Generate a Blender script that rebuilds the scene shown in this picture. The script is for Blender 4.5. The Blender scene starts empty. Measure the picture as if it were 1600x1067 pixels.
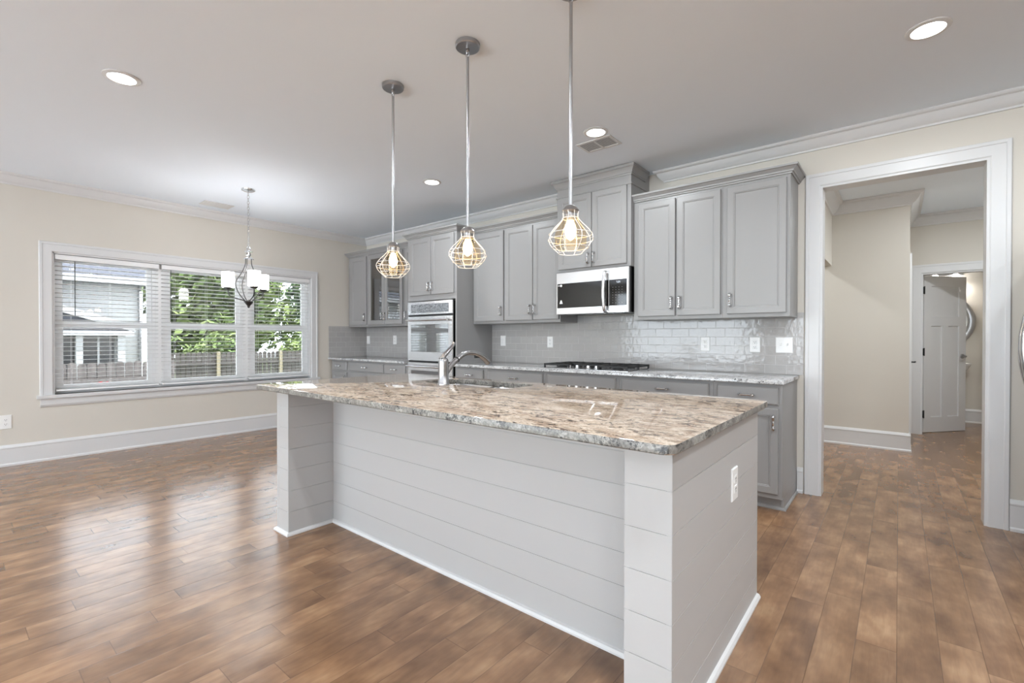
import bpy, bmesh, math, random
from mathutils import Vector, Matrix
S = bpy.context.scene
COL = S.collection
random.seed(7)
PI = math.pi

# ------------------------------------------------------------------ camera, world, exposure
f_px, yaw, pitch, roll, CAMZ = 736.2, 0.6875, -0.0077, 0.0008, 1.2018
cam_d = bpy.data.cameras.new('camera'); cam = bpy.data.objects.new('camera', cam_d); COL.objects.link(cam)
cam_d.sensor_width = 36.0; cam_d.lens = f_px/1600*36.0; cam_d.clip_start = 0.05; cam_d.clip_end = 200
F0 = Vector((-math.sin(yaw), math.cos(yaw), 0)); R0 = Vector((math.cos(yaw), math.sin(yaw), 0)); U0 = Vector((0, 0, 1))
Fw = F0*math.cos(pitch) + U0*math.sin(pitch); Up = -F0*math.sin(pitch) + U0*math.cos(pitch)
Rt = R0*math.cos(roll) + Up*math.sin(roll); Up = -R0*math.sin(roll) + Up*math.cos(roll)
cm = Matrix((Rt, Up, -Fw)).transposed().to_4x4(); cm.translation = Vector((0, 0, CAMZ)); cam.matrix_world = cm
S.camera = cam

W = bpy.data.worlds.new('world'); S.world = W; W.use_nodes = True
bg = W.node_tree.nodes['Background']; bg.inputs[0].default_value = (0.83, 0.92, 1.0, 1); bg.inputs[1].default_value = 9.0
S.view_settings.view_transform = 'Standard'; S.view_settings.look = 'None'; S.view_settings.gamma = 1.0
S.view_settings.use_curve_mapping = False; S.view_settings.exposure = 0.12
S.cycles.use_denoising = True
S.cycles.max_bounces = 10; S.cycles.diffuse_bounces = 6; S.cycles.glossy_bounces = 6; S.cycles.transparent_max_bounces = 16
S.cycles.sample_clamp_indirect = 6.0; S.cycles.caustics_reflective = False; S.cycles.caustics_refractive = False

CAN_W = 14.0        # watts of one recessed downlight
sun_d = bpy.data.lights.new('sun', 'SUN'); sun_d.energy = 32.0; sun_d.angle = 0.02; sun_d.color = (0.96, 0.97, 1.0)
sun = bpy.data.objects.new('sun', sun_d); COL.objects.link(sun); sun.location = (20, 12, 30)
sun.rotation_euler = Vector((-0.16, -0.10, -0.98)).to_track_quat('-Z', 'Y').to_euler()
# ------------------------------------------------------------------ dimensions (metres)
D = 4.255           # kitchen wall
L = 6.436           # window wall (x = -L)
C = 2.730           # ceiling
XR = 5.0            # right wall, out of the picture
YF = -4.6           # wall behind the camera

# ------------------------------------------------------------------ node helpers and materials
class NT:
    def __init__(s, name):
        s.m = bpy.data.materials.new(name); s.m.use_nodes = True
        s.t = s.m.node_tree; s.b = s.t.nodes['Principled BSDF']; s.out = s.t.nodes['Material Output']
    def n(s, typ, **kw):
        nd = s.t.nodes.new('ShaderNode'+typ)
        for k, v in kw.items(): setattr(nd, k, v)
        return nd
    def put(s, sock, v):
        if isinstance(v, bpy.types.NodeSocket): s.t.links.new(v, sock)
        elif isinstance(v, (tuple, list)) and len(v) == 3 and sock.type == 'RGBA': sock.default_value = (*v, 1)
        else: sock.default_value = v
    def set(s, **kw):
        for k, v in kw.items(): s.put(s.b.inputs[k.replace('_', ' ')], v)
    def math(s, op, a, b=0.0, c=0.0):
        nd = s.n('Math', operation=op); s.put(nd.inputs[0], a); s.put(nd.inputs[1], b); s.put(nd.inputs[2], c); return nd.outputs[0]
    def pos(s): return s.n('NewGeometry').outputs['Position']
    def sep(s, v):
        nd = s.n('SeparateXYZ'); s.put(nd.inputs[0], v); return nd.outputs
    def comb(s, x=0.0, y=0.0, z=0.0):
        nd = s.n('CombineXYZ'); s.put(nd.inputs[0], x); s.put(nd.inputs[1], y); s.put(nd.inputs[2], z); return nd.outputs[0]
    def scale(s, v, sc):
        nd = s.n('Mapping'); s.put(nd.inputs['Vector'], v); nd.inputs['Scale'].default_value = sc; return nd.outputs[0]
    def noise(s, v, scale, detail=3.0, rough=0.5, dist=0.0):
        nd = s.n('TexNoise'); s.put(nd.inputs['Vector'], v); nd.inputs['Scale'].default_value = scale
        nd.inputs['Detail'].default_value = detail; nd.inputs['Roughness'].default_value = rough; nd.inputs['Distortion'].default_value = dist
        return nd.outputs['Fac']
    def voro(s, v, scale, feature='F1'):
        nd = s.n('TexVoronoi', feature=feature); s.put(nd.inputs['Vector'], v); nd.inputs['Scale'].default_value = scale; return nd
    def ramp(s, fac, stops, interp='LINEAR'):
        nd = s.n('ValToRGB'); nd.color_ramp.interpolation = interp; s.put(nd.inputs[0], fac)
        e = nd.color_ramp.elements
        while len(e) < len(stops): e.new(0.5)
        for i, (p, c) in enumerate(stops):
            e[i].position = p; e[i].color = (c, c, c, 1) if not isinstance(c, tuple) else (*c, 1)
        return nd.outputs[0]
    def mix(s, fac, a, b, blend='MIX'):
        nd = s.n('Mix', data_type='RGBA', blend_type=blend); s.put(nd.inputs[0], fac); s.put(nd.inputs[6], a); s.put(nd.inputs[7], b); return nd.outputs[2]
    def bump(s, h, strength=0.2, dist=0.005):
        nd = s.n('Bump'); nd.inputs['Strength'].default_value = strength; nd.inputs['Distance'].default_value = dist
        s.put(nd.inputs['Height'], h); s.put(s.b.inputs['Normal'], nd.outputs[0]); return nd
def srgb(r, g, b):
    f = lambda c: (c/255/12.92 if c/255 <= 0.04045 else ((c/255+0.055)/1.055)**2.4)
    return (f(r), f(g), f(b))

def paint(name, col, rough=0.5, var=0.015, bump=0.0, spec=0.5):
    t = NT(name); n = t.noise(t.pos(), 3.0, 2.0)
    c = t.mix(n, tuple(x*(1-var) for x in col), tuple(min(1, x*(1+var)) for x in col))
    t.set(Base_Color=c, Roughness=rough); t.b.inputs['Specular IOR Level'].default_value = spec
    if bump: t.bump(t.noise(t.pos(), 180.0, 2.0), bump, 0.002)
    return t.m
def metal(name, col, rough=0.25, aniso=None):
    t = NT(name); t.set(Base_Color=col, Metallic=1.0)
    p = t.scale(t.pos(), aniso or (40, 40, 40)); n = t.noise(p, 8.0, 2.0)
    t.set(Roughness=t.math('MULTIPLY_ADD', n, 0.12, rough-0.06)); return t.m
def emit(name, col, strength, base=(0.9, 0.9, 0.9)):
    t = NT(name); t.set(Base_Color=base, Roughness=0.4, Emission_Color=col, Emission_Strength=strength); return t.m
def glass(name, tint=(1, 1, 1), gloss=0.06, rough=0.0, fres=True):
    t = NT(name); tr = t.n('BsdfTransparent'); t.put(tr.inputs[0], tint)
    gl = t.n('BsdfGlossy'); gl.inputs['Roughness'].default_value = rough
    fr = t.n('Fresnel'); fr.inputs[0].default_value = 1.45
    mx = t.n('MixShader'); t.put(mx.inputs[0], t.math('ADD', fr.outputs[0], gloss-0.04) if fres else gloss)
    t.t.links.new(tr.outputs[0], mx.inputs[1]); t.t.links.new(gl.outputs[0], mx.inputs[2]); t.t.links.new(mx.outputs[0], t.out.inputs[0]); return t.m

M = {}
M['wall'] = paint('wall_paint_beige', (0.63, 0.595, 0.535), 0.8, 0.012, 0.05, 0.25)
M['ceiling'] = paint('ceiling_paint_white', (0.825, 0.885, 0.955), 0.9, 0.005, 0.06, 0.2)
M['trim'] = paint('trim_paint_white', (0.655, 0.653, 0.652), 0.35, 0.01)
M['cabinet'] = paint('cabinet_paint_grey', (0.288, 0.284, 0.280), 0.35, 0.012)
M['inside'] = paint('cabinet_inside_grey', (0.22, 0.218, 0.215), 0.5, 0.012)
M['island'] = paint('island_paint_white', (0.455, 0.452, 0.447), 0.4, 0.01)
M['blind'] = paint('blind_white', (0.82, 0.82, 0.82), 0.5, 0.01)
def make_blind():
    t = NT('blind_slat_white'); d_ = t.n('BsdfDiffuse'); d_.inputs[0].default_value = (0.84, 0.84, 0.84, 1)
    l_ = t.n('BsdfTranslucent'); l_.inputs[0].default_value = (0.80, 0.80, 0.79, 1)
    m_ = t.n('MixShader'); m_.inputs[0].default_value = 0.30
    t.t.links.new(d_.outputs[0], m_.inputs[1]); t.t.links.new(l_.outputs[0], m_.inputs[2]); t.t.links.new(m_.outputs[0], t.out.inputs[0]); return t.m
M['slat'] = make_blind()
M['vinyl'] = paint('vinyl_white', (0.90, 0.90, 0.90), 0.4, 0.01)
M['plastic'] = paint('switch_plastic_white', (0.80, 0.80, 0.79), 0.35, 0.01)
M['slot'] = paint('slot_dark', (0.03, 0.03, 0.03), 0.6)
M['ductgrey'] = paint('duct_grey', (0.16, 0.16, 0.16), 0.7)
M['black'] = paint('appliance_black', (0.006, 0.006, 0.006), 0.25)
M['iron'] = paint('cast_iron_black', (0.012, 0.012, 0.012), 0.5, 0.1, 0.2)
M['bronze'] = paint('oil_rubbed_bronze', (0.018, 0.016, 0.015), 0.35, 0.1)
M['wandmat'] = paint('wand_grey', (0.06, 0.06, 0.06), 0.4)
M['blackglass'] = paint('black_glass', (0.004, 0.004, 0.004), 0.05, 0.1)
M['porcelain'] = paint('porcelain_white', (0.80, 0.80, 0.80), 0.12)
M['steel'] = metal('brushed_steel', (0.76, 0.76, 0.77), 0.24, (4, 4, 160))
M['chrome'] = metal('chrome', (0.70, 0.70, 0.71), 0.12)
M['nickel'] = metal('brushed_nickel', (0.42, 0.42, 0.43), 0.30)
M['faucet'] = metal('faucet_steel', (0.42, 0.42, 0.43), 0.22)
M['silverframe'] = metal('mirror_frame_silver', (0.55, 0.56, 0.58), 0.3)
M['mirror'] = metal('mirror_glass', (0.85, 0.86, 0.87), 0.06)
M['wire'] = paint('cage_wire_shine_white', (0.78, 0.77, 0.75), 0.25)  # overexposed shine of chrome wire put into a pale base colour
M['pane'] = glass('window_glass')
M['cabglass'] = glass('cabinet_glass', (0.9, 0.9, 0.92), 0.30)
M['amber'] = glass('amber_shade_glass', (1.0, 0.90, 0.76), 0.03, 0.0, False)
M['lens'] = emit('downlight_lens', (1, 0.98, 0.95), 9.0)
M['bulb'] = emit('warm_bulb', (1.0, 0.74, 0.40), 11.0)
M['shade'] = emit('opal_shade', (1.0, 0.97, 0.93), 12.0, (0.85, 0.84, 0.82))
M['display'] = emit('clock_digits', (0.8, 0.9, 1.0), 1.2, (0.1, 0.1, 0.1))
M['print'] = paint('panel_print_grey', (0.35, 0.35, 0.35), 0.5)

def make_floor():
    t = NT('hand_scraped_hardwood'); x, y, z = t.sep(t.pos())
    Wd = 0.127
    rx = t.math('DIVIDE', x, Wd); row = t.math('FLOOR', rx); fx = t.math('FRACT', rx)
    wn = t.n('TexWhiteNoise', noise_dimensions='1D'); t.put(wn.inputs['W'], row)
    ln = t.math('MULTIPLY_ADD', wn.outputs['Value'], 0.35, 0.75)
    wn2 = t.n('TexWhiteNoise', noise_dimensions='1D'); t.put(wn2.inputs['W'], t.math('ADD', row, 31.7))
    v = t.math('ADD', t.math('DIVIDE', y, ln), t.math('MULTIPLY', wn2.outputs['Value'], 7.0))
    pk = t.math('FLOOR', v); fv = t.math('FRACT', v)
    wid = t.n('TexWhiteNoise', noise_dimensions='2D'); t.put(wid.inputs['Vector'], t.comb(row, pk, 0.0))
    tone = wid.outputs['Value']
    # grain, stretched along the planks and shifted from plank to plank
    gv = t.comb(t.math('MULTIPLY', x, 1.0), t.math('MULTIPLY_ADD', tone, 9.0, t.math('MULTIPLY', y, 0.11)), t.math('MULTIPLY', tone, 20.0))
    grain = t.noise(gv, 55.0, 4.0, 0.6, 0.6)
    bv = t.comb(t.math('MULTIPLY', x, 1.0), t.math('MULTIPLY_ADD', tone, 5.0, t.math('MULTIPLY', y, 0.55)), t.math('MULTIPLY', tone, 11.0))
    blot = t.noise(bv, 7.0, 3.0, 0.55)
    base = t.ramp(blot, [(0.28, srgb(104, 76, 54)), (0.50, srgb(138, 104, 76)), (0.74, srgb(168, 133, 100))])
    base = t.mix(t.math('MULTIPLY', t.ramp(grain, [(0.35, 1.0), (0.62, 0.0)]), 0.20), base, srgb(80, 55, 40))
    base = t.mix(1.0, base, t.ramp(tone, [(0.0, 0.86), (1.0, 1.06)]), 'MULTIPLY')
    # joints
    ex = t.math('MINIMUM', fx, t.math('SUBTRACT', 1.0, fx)); ev = t.math('MULTIPLY', t.math('MINIMUM', fv, t.math('SUBTRACT', 1.0, fv)), ln)
    e = t.math('MINIMUM', t.math('MULTIPLY', ex, Wd), ev)
    gap = t.ramp(t.math('MULTIPLY', e, 100.0), [(0.05, 1.0), (0.22, 0.0)])
    base = t.mix(t.math('MULTIPLY', gap, 0.45), base, srgb(42, 28, 20))
    rip = t.noise(t.comb(x, t.math('MULTIPLY_ADD', tone, 3.0, t.math('MULTIPLY', y, 0.06)), tone), 34.0, 0.0)
    sl = t.math('MULTIPLY', t.math('SUBTRACT', rip, 0.5), 0.045)
    side = t.math('MULTIPLY', t.math('SUBTRACT', fx, 0.5), t.math('MULTIPLY', t.ramp(t.math('MULTIPLY', ex, 12.7), [(0.10, 1.0), (0.30, 0.0)]), 0.25))
    nadd = t.n('VectorMath', operation='ADD'); t.put(nadd.inputs[0], t.n('NewGeometry').outputs['Normal']); t.put(nadd.inputs[1], t.comb(t.math('ADD', sl, side), 0.0, 0.0))
    nn = t.n('VectorMath', operation='NORMALIZE'); t.put(nn.inputs[0], nadd.outputs[0]); t.put(t.b.inputs['Normal'], nn.outputs[0])
    t.set(Base_Color=base, Roughness=t.math('MULTIPLY_ADD', blot, 0.06, 0.20))
    t.b.inputs['IOR'].default_value = 1.65
    return t.m
M['floor'] = make_floor()

def make_granite(name, base_a, base_b, mid_c, dark_c, brown_amt, spec_amt, sc=1.0, thr=0.62, st=1.9):
    t = NT(name); p = t.scale(t.pos(), (sc, sc*st, sc*st))
    big = t.noise(p, 2.6, 4.0, 0.6, 0.5)
    mid = t.noise(p, 30.0, 6.0, 0.7, 0.9)
    patch = t.noise(p, 7.0, 6.0, 0.7, 0.8)
    c = t.mix(t.ramp(mid, [(0.38, 0.0), (0.60, 1.0)]), base_a, base_b)
    c = t.mix(t.math('MULTIPLY', t.ramp(patch, [(0.42, 1.0), (0.54, 0.0)]), 0.55*brown_amt), c, mid_c)
    dk = t.math('MULTIPLY', t.ramp(t.noise(p, 16.0, 7.0, 0.72, 1.2), [(0.42, 1.0), (0.48, 0.0)]), t.ramp(big, [(0.40, 0.15), (0.56, 1.0)]))
    c = t.mix(t.math('MULTIPLY', dk, brown_amt), c, dark_c)
    ln = t.ramp(t.noise(p, 62.0, 4.0, 0.65, 1.5), [(0.36, 1.0), (0.43, 0.0)])
    c = t.mix(t.math('MULTIPLY', ln, 0.55*brown_amt), c, mid_c)
    for scl, th, amt in ((85.0, 0.46, 1.0), (190.0, 0.40, 0.9)):
        vo = t.voro(t.pos(), scl); sp = t.ramp(vo.outputs['Distance'], [(th*0.6, 1.0), (th, 0.0)])
        rnd = t.sep(vo.outputs['Color'])[0]; clus = t.ramp(t.noise(t.pos(), 18.0, 3.0), [(0.42, 0.1), (0.60, 1.0)])
        k = t.math('MULTIPLY', t.math('MULTIPLY', sp, t.math('GREATER_THAN', rnd, thr)), clus)
        c = t.mix(t.math('MULTIPLY', k, spec_amt*amt), c, (0.020, 0.018, 0.018))
    fine = t.noise(t.pos(), 300.0, 2.0); c = t.mix(t.math('MULTIPLY', t.ramp(fine, [(0.40, 1.0), (0.52, 0.0)]), 0.18), c, tuple(x*0.5 for x in base_a))
    t.set(Base_Color=c, Roughness=0.025); t.b.inputs['IOR'].default_value = 1.55; return t.m
M['granite'] = make_granite('granite_cream_brown', srgb(186, 168, 148), srgb(216, 201, 184), srgb(132, 102, 80), srgb(60, 42, 32), 0.95, 0.5, 1.0, 0.6)
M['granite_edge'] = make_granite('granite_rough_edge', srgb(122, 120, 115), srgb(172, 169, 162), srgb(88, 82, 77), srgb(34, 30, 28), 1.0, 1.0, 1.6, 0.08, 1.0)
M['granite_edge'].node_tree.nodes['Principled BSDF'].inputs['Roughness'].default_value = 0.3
M['granite_grey'] = make_granite('granite_white_grey', srgb(184, 184, 184), srgb(220, 220, 220), srgb(130, 130, 130), srgb(60, 60, 60), 0.7, 1.0, 1.5, 0.35, 1.0)

def make_tile(name, axis):
    t = NT(name); x, y, z = t.sep(t.pos())
    v = t.comb(x if axis == 'x' else y, t.math('SUBTRACT', z, 0.914), 0.0)
    b = t.n('TexBrick'); t.put(b.inputs['Vector'], v)
    b.inputs['Scale'].default_value = 1.0; b.inputs['Mortar Size'].default_value = 0.0020; b.inputs['Mortar Smooth'].default_value = 0.3
    b.inputs['Brick Width'].default_value = 0.1524; b.inputs['Row Height'].default_value = 0.0745; b.inputs['Bias'].default_value = 0.0
    b.inputs['Color1'].default_value = (0.395, 0.383, 0.372, 1); b.inputs['Color2'].default_value = (0.42, 0.408, 0.397, 1); b.inputs['Mortar'].default_value = (0.52, 0.51, 0.50, 1)
    t.set(Base_Color=b.outputs['Color'], Roughness=t.math('MULTIPLY_ADD', b.outputs['Fac'], 0.4, 0.09))
    h = t.math('SUBTRACT', t.math('MULTIPLY', t.noise(t.pos(), 24.0, 2.0), 0.7), b.outputs['Fac'])
    t.bump(h, 0.5, 0.004); return t.m
M['tile_x'] = make_tile('subway_tile_long_wall', 'x'); M['tile_y'] = make_tile('subway_tile_side_wall', 'y')

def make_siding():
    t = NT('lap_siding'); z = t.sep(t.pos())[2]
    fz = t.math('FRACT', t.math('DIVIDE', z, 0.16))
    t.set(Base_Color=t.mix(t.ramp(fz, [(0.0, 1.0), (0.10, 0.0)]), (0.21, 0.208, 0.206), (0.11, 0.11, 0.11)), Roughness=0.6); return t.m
def make_shingle():
    t = NT('roof_shingle'); n = t.noise(t.scale(t.pos(), (6, 2, 6)), 4.0, 3.0)
    t.set(Base_Color=t.ramp(n, [(0.3, (0.022, 0.024, 0.029)), (0.7, (0.036, 0.038, 0.045))]), Roughness=0.9); return t.m
def make_fencewood(name, a, b):
    t = NT(name); n = t.noise(t.scale(t.pos(), (9, 9, 0.8)), 3.0, 4.0)
    t.set(Base_Color=t.ramp(n, [(0.3, a), (0.7, b)]), Roughness=0.85); return t.m
def make_leaf(name, a, b):
    t = NT(name); n = t.noise(t.pos(), 1.1, 3.0); t.set(Base_Color=t.mix(t.ramp(n, [(0.35, 0.0), (0.65, 1.0)]), a, b), Roughness=0.6); return t.m
M['siding'] = make_siding(); M['shingle'] = make_shingle()
M['fence'] = make_fencewood('weathered_fence_wood', (0.0270, 0.0243, 0.0225), (0.0540, 0.0486, 0.0450))
M['newwood'] = make_fencewood('fresh_post_wood', (0.1092, 0.0936, 0.0624), (0.1404, 0.1209, 0.0858))
M['bark'] = make_fencewood('tree_bark', (0.05, 0.04, 0.03), (0.11, 0.09, 0.07))
M['leaf_a'] = make_leaf('leaf_bright', (0.0471, 0.0731, 0.0230), (0.1045, 0.1307, 0.0471))
M['leaf_b'] = make_leaf('leaf_dark', (0.0168, 0.0318, 0.0150), (0.0467, 0.0702, 0.0281))
M['red'] = make_leaf('red_blossom', (0.1950, 0.0117, 0.0156), (0.2730, 0.0468, 0.0390))
M['grass'] = make_leaf('lawn_grass', (0.06, 0.09, 0.03), (0.12, 0.15, 0.06))
M['housewhite'] = paint('house_trim_white', (0.17, 0.17, 0.17), 0.6)
M['darkwin'] = paint('dark_window', (0.0072, 0.0078, 0.0090), 0.3)

for k_ in ('siding', 'shingle', 'fence', 'newwood', 'bark', 'leaf_a', 'leaf_b', 'red', 'grass', 'housewhite'):
    M[k_].node_tree.nodes['Principled BSDF'].inputs['Specular IOR Level'].default_value = 0.05

# ------------------------------------------------------------------ mesh builder
class MB:
    def __init__(s): s.v = []; s.f = []
    def add(s, vs, fs):
        o = len(s.v); s.v += [tuple(v) for v in vs]; s.f += [tuple(i+o for i in f) for f in fs]; return s
    def box(s, x0, x1, y0, y1, z0, z1):
        if x0 > x1: x0, x1 = x1, x0
        if y0 > y1: y0, y1 = y1, y0
        if z0 > z1: z0, z1 = z1, z0
        return s.add([(x0,y0,z0),(x1,y0,z0),(x1,y1,z0),(x0,y1,z0),(x0,y0,z1),(x1,y0,z1),(x1,y1,z1),(x0,y1,z1)],
                     [(0,3,2,1),(4,5,6,7),(0,1,5,4),(1,2,6,5),(2,3,7,6),(3,0,4,7)])
    def loft(s, loops, cap0=True, cap1=True, closed=True):
        n = len(loops[0]); vs = [p for lp in loops for p in lp]; fs = []
        for i in range(len(loops)-1):
            for j in range(n if closed else n-1):
                a = i*n+j; b = i*n+(j+1) % n; fs.append((a, b, b+n, a+n))
        if cap0: fs.append(tuple(range(n-1, -1, -1)))
        if cap1: fs.append(tuple(range((len(loops)-1)*n, len(loops)*n)))
        return s.add(vs, fs)
    def lathe(s, cx, cy, prof, n=24, cap=True):
        loops = [[(cx+r*math.cos(2*PI*k/n), cy+r*math.sin(2*PI*k/n), z) for k in range(n)] for r, z in prof]
        return s.loft(loops, cap, cap)
    def tube(s, pts, r, n=10, closed=False):
        P = [Vector(p) for p in pts]; m = len(P); rr = r if isinstance(r, (list, tuple)) else [r]*m
        loops = []; prev = None
        for i in range(m):
            if closed: t = P[(i+1) % m]-P[i-1]
            else: t = P[min(i+1, m-1)]-P[max(i-1, 0)]
            t.normalize()
            if prev is None:
                a = Vector((0,0,1)) if abs(t.z) < 0.9 else Vector((1,0,0))
                u = t.cross(a).normalized()
            else:
                u = (prev - t*prev.dot(t)).normalized()
            w = t.cross(u); prev = u
            loops.append([P[i]+(u*math.cos(2*PI*k/n)+w*math.sin(2*PI*k/n))*rr[i] for k in range(n)])
        if closed: loops.append(loops[0]); return s.loft(loops, False, False)
        return s.loft(loops)
    def rbox(s, o, u, n, w, h, loops, upv=(0,0,1), back=True):
        """face built from nested rectangles: loops = [(inset, depth)], depth along the outward normal n from point o (lower-left)"""
        o = Vector(o); u = Vector(u); n = Vector(n); z = Vector(upv)
        L_ = [[o+u*i+z*i+n*d, o+u*(w-i)+z*i+n*d, o+u*(w-i)+z*(h-i)+n*d, o+u*i+z*(h-i)+n*d] for i, d in loops]
        return s.loft(L_, back, True)
    def sweep(s, path, prof, z0=0.0, closed=False, side=1.0):
        """profile [(out, z)] swept along a plan polyline; out is measured to the right of the path times side"""
        n = len(path); loops = []
        for i in range(n):
            p = Vector(path[i]).to_2d() if len(path[i]) > 2 else Vector(path[i])
            d0 = d1 = None
            if i > 0 or closed: d0 = (p-Vector(path[i-1])).normalized()
            if i < n-1 or closed: d1 = (Vector(path[(i+1) % n])-p).normalized()
            if d0 is None: d0 = d1
            if d1 is None: d1 = d0
            n0 = Vector((d0.y, -d0.x)); n1 = Vector((d1.y, -d1.x)); m = (n0+n1)
            m = m/(m.dot(n0)) if m.dot(n0) > 1e-6 else n0
            loops.append([(p.x+m.x*o*side, p.y+m.y*o*side, z0+z) for o, z in prof])
        if closed: loops.append(loops[0]); return s.loft(loops, False, False)
        return s.loft(loops)
    def build(s, name, mat, parent=None, smooth=None, bevel=0.0):
        me = bpy.data.meshes.new(name)
        off = parent_loc(parent) if parent is not None else Vector((0, 0, 0))
        me.from_pydata([tuple(Vector(v)-off) for v in s.v], [], s.f)
        bm = bmesh.new(); bm.from_mesh(me)
        bmesh.ops.recalc_face_normals(bm, faces=bm.faces); bm.to_mesh(me); bm.free()
        me.materials.append(M[mat]); o = bpy.data.objects.new(name, me); COL.objects.link(o)
        if parent is not None: o.parent = parent
        if smooth is not None:
            me.polygons.foreach_set('use_smooth', [True]*len(me.polygons))
            me.set_sharp_from_angle(angle=math.radians(smooth))
        if bevel:
            b = o.modifiers.new('bevel', 'BEVEL'); b.width = bevel; b.segments = 2; b.limit_method = 'ANGLE'; b.angle_limit = math.radians(40)
        return o
def parent_loc(p):
    v = Vector((0, 0, 0))
    while p is not None: v += p.location; p = p.parent
    return v
def tag(o, label, cat, group=None):
    o['label'] = label; o['category'] = cat
    if group: o['group'] = group
    return o
def thing(name, label, cat, loc, group=None):
    o = bpy.data.objects.new(name, None); o.empty_display_size = 0.1; COL.objects.link(o); o.location = loc
    return tag(o, label, cat, group)
def struct(o): o['kind'] = 'structure'; return o
def copy_tree(o, loc, label):
    r = o.copy(); COL.objects.link(r); r.location = loc; r['label'] = label
    def rec(src, dst):
        for ch in src.children:
            c = ch.copy(); COL.objects.link(c); c.parent = dst; rec(ch, c)
    rec(o, r); return r
def lamp(name, typ, loc, power, col, parent=None, size=0.1, **kw):
    d = bpy.data.lights.new(name, typ); d.energy = power; d.color = col
    if typ == 'AREA': d.shape = 'DISK'; d.size = size
    else: d.shadow_soft_size = size
    for k, v in kw.items(): setattr(d, k, v)
    o = bpy.data.objects.new(name, d); COL.objects.link(o)
    if parent is not None: o.parent = parent; o.location = Vector(loc)-parent_loc(parent)
    else: o.location = loc
    return o
def arc(fn, n): return [fn(i/(n-1)) for i in range(n)]
def smoothpath(pts, n=8):
    """Catmull-Rom through the points"""
    P = [Vector(p) for p in pts]; out = []
    for i in range(len(P)-1):
        p0 = P[max(i-1, 0)]; p1 = P[i]; p2 = P[i+1]; p3 = P[min(i+2, len(P)-1)]
        for k in range(n):
            t = k/n
            out.append(0.5*((2*p1)+(p2-p0)*t+(2*p0-5*p1+4*p2-p3)*t*t+(3*p1-p0-3*p2+p3)*t**3))
    out.append(P[-1]); return out

# ------------------------------------------------------------------ the shell
T = 0.15
struct(MB().box(-L-T, 5.3, YF-T, 9.6, -0.12, 0.0).build('floor', 'floor'))
struct(MB().box(-L-T, 5.3, YF-T, 9.6, C, C+0.12).build('ceiling', 'ceiling'))
# window wall with its opening
WY0, WY1, WZ0, WZ1 = 0.715, 3.352, 0.640, 2.045
w = MB()
w.box(-L-T, -L, YF, WY0, 0, C); w.box(-L-T, -L, WY1, 6.9, 0, C); w.box(-L-T, -L, WY0, WY1, 0, WZ0); w.box(-L-T, -L, WY0, WY1, WZ1, C)
struct(w.build('wall_left', 'wall'))
# kitchen wall with the cased opening
OX0, OX1, OZ = -0.466, 0.444, 2.354
w = MB(); w.box(-L, OX0, D, D+0.13, 0, C); w.box(OX1, XR, D, D+0.13, 0, C); w.box(OX0, OX1, D, D+0.13, OZ, C)
struct(w.build('wall_back', 'wall'))
struct(MB().box(XR, XR+T, YF, D+0.13, 0, C).build('wall_right', 'wall'))
HX = 1.45
struct(MB().box(HX, HX+T, D+0.13, 9.4, 0, C).build('wall_hall_right', 'wall'))
# unseen wall behind the camera; its big openings are added and sized for daylight
w = MB(); xs = [-L, -6.25, -2.9, -1.9, 0.3, 1.3, 4.2, XR]
for i in (0, 2, 4, 6): w.box(xs[i], xs[i+1], YF-T, YF, 0, C)
for i in (1, 3, 5): w.box(xs[i], xs[i+1], YF-T, YF, 0, 0.10 if i == 1 else 0.45); w.box(xs[i], xs[i+1], YF-T, YF, 2.45 if i == 1 else 2.3, C)
struct(w.build('wall_front', 'wall'))
# hall, passage and powder room
HY = 6.50; PY = 7.80; PB = 9.28
w = MB(); w.box(-0.70, -0.60, D+0.13, 5.62, 0, C); w.box(-0.70, -0.60, 5.62, HY, 2.03, C); struct(w.build('wall_hall_left', 'wall'))
struct(MB().box(-2.3, 0.086, HY, HY+0.12, 0, C).build('wall_hall_end', 'wall'))
struct(MB().box(-0.034, 0.086, HY+0.12, PY, 0, C).build('wall_hall_return', 'wall'))
w = MB(); w.box(-2.3, -0.70, 5.50, 5.62, 0, C); w.box(-2.42, -2.3, 5.50, HY+0.12, 0, C); struct(w.build('wall_passage', 'wall'))
DX0, DX1, DZ = 0.215, 0.93, 2.01
w = MB(); w.box(-0.034, DX0, PY, PY+0.12, 0, C); w.box(DX1, HX, PY, PY+0.12, 0, C); w.box(DX0, DX1, PY, PY+0.12, DZ, C); struct(w.build('wall_powder_front', 'wall'))
struct(MB().box(-0.5, HX, PB, PB+0.12, 0, C).build('wall_powder_back', 'wall'))
struct(MB().box(-0.6, -0.5, PY, PB+0.12, 0, C).build('wall_powder_left', 'wall'))

# crown mouldings (drop 0.10, out 0.085)
CR = [(0, 0), (0.012, 0), (0.016, 0.012), (0.030, 0.022), (0.052, 0.050), (0.062, 0.074), (0.078, 0.080), (0.085, 0.090), (0.085, 0.0995), (0, 0.0995)]
k = 0
def crown(path, h=1.0):
    global k; k += 1
    m = MB().sweep(path, [(o*h, -0.0995*h+z*h) for o, z in CR], C-0.0003)
    return struct(m.build('trim_%d' % k, 'trim', smooth=25))
crown([(-2.606, D), (-L, D), (-L, YF), (XR, YF), (XR, D), (-1.667, D)][::-1])
# the cut end beside the hood cabinet leans back like a mitred return
o = bpy.data.objects['trim_1']
for v in o.data.vertices:
    if abs(v.co.x+1.667) < 1e-3: v.co.x -= (D-v.co.y)*1.05
HC = 1.30
crown([(HX, PY), (0.086, PY), (0.086, HY), (-0.60, HY), (-0.60, D+0.13), (HX, D+0.13)][::-1], HC)

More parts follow.
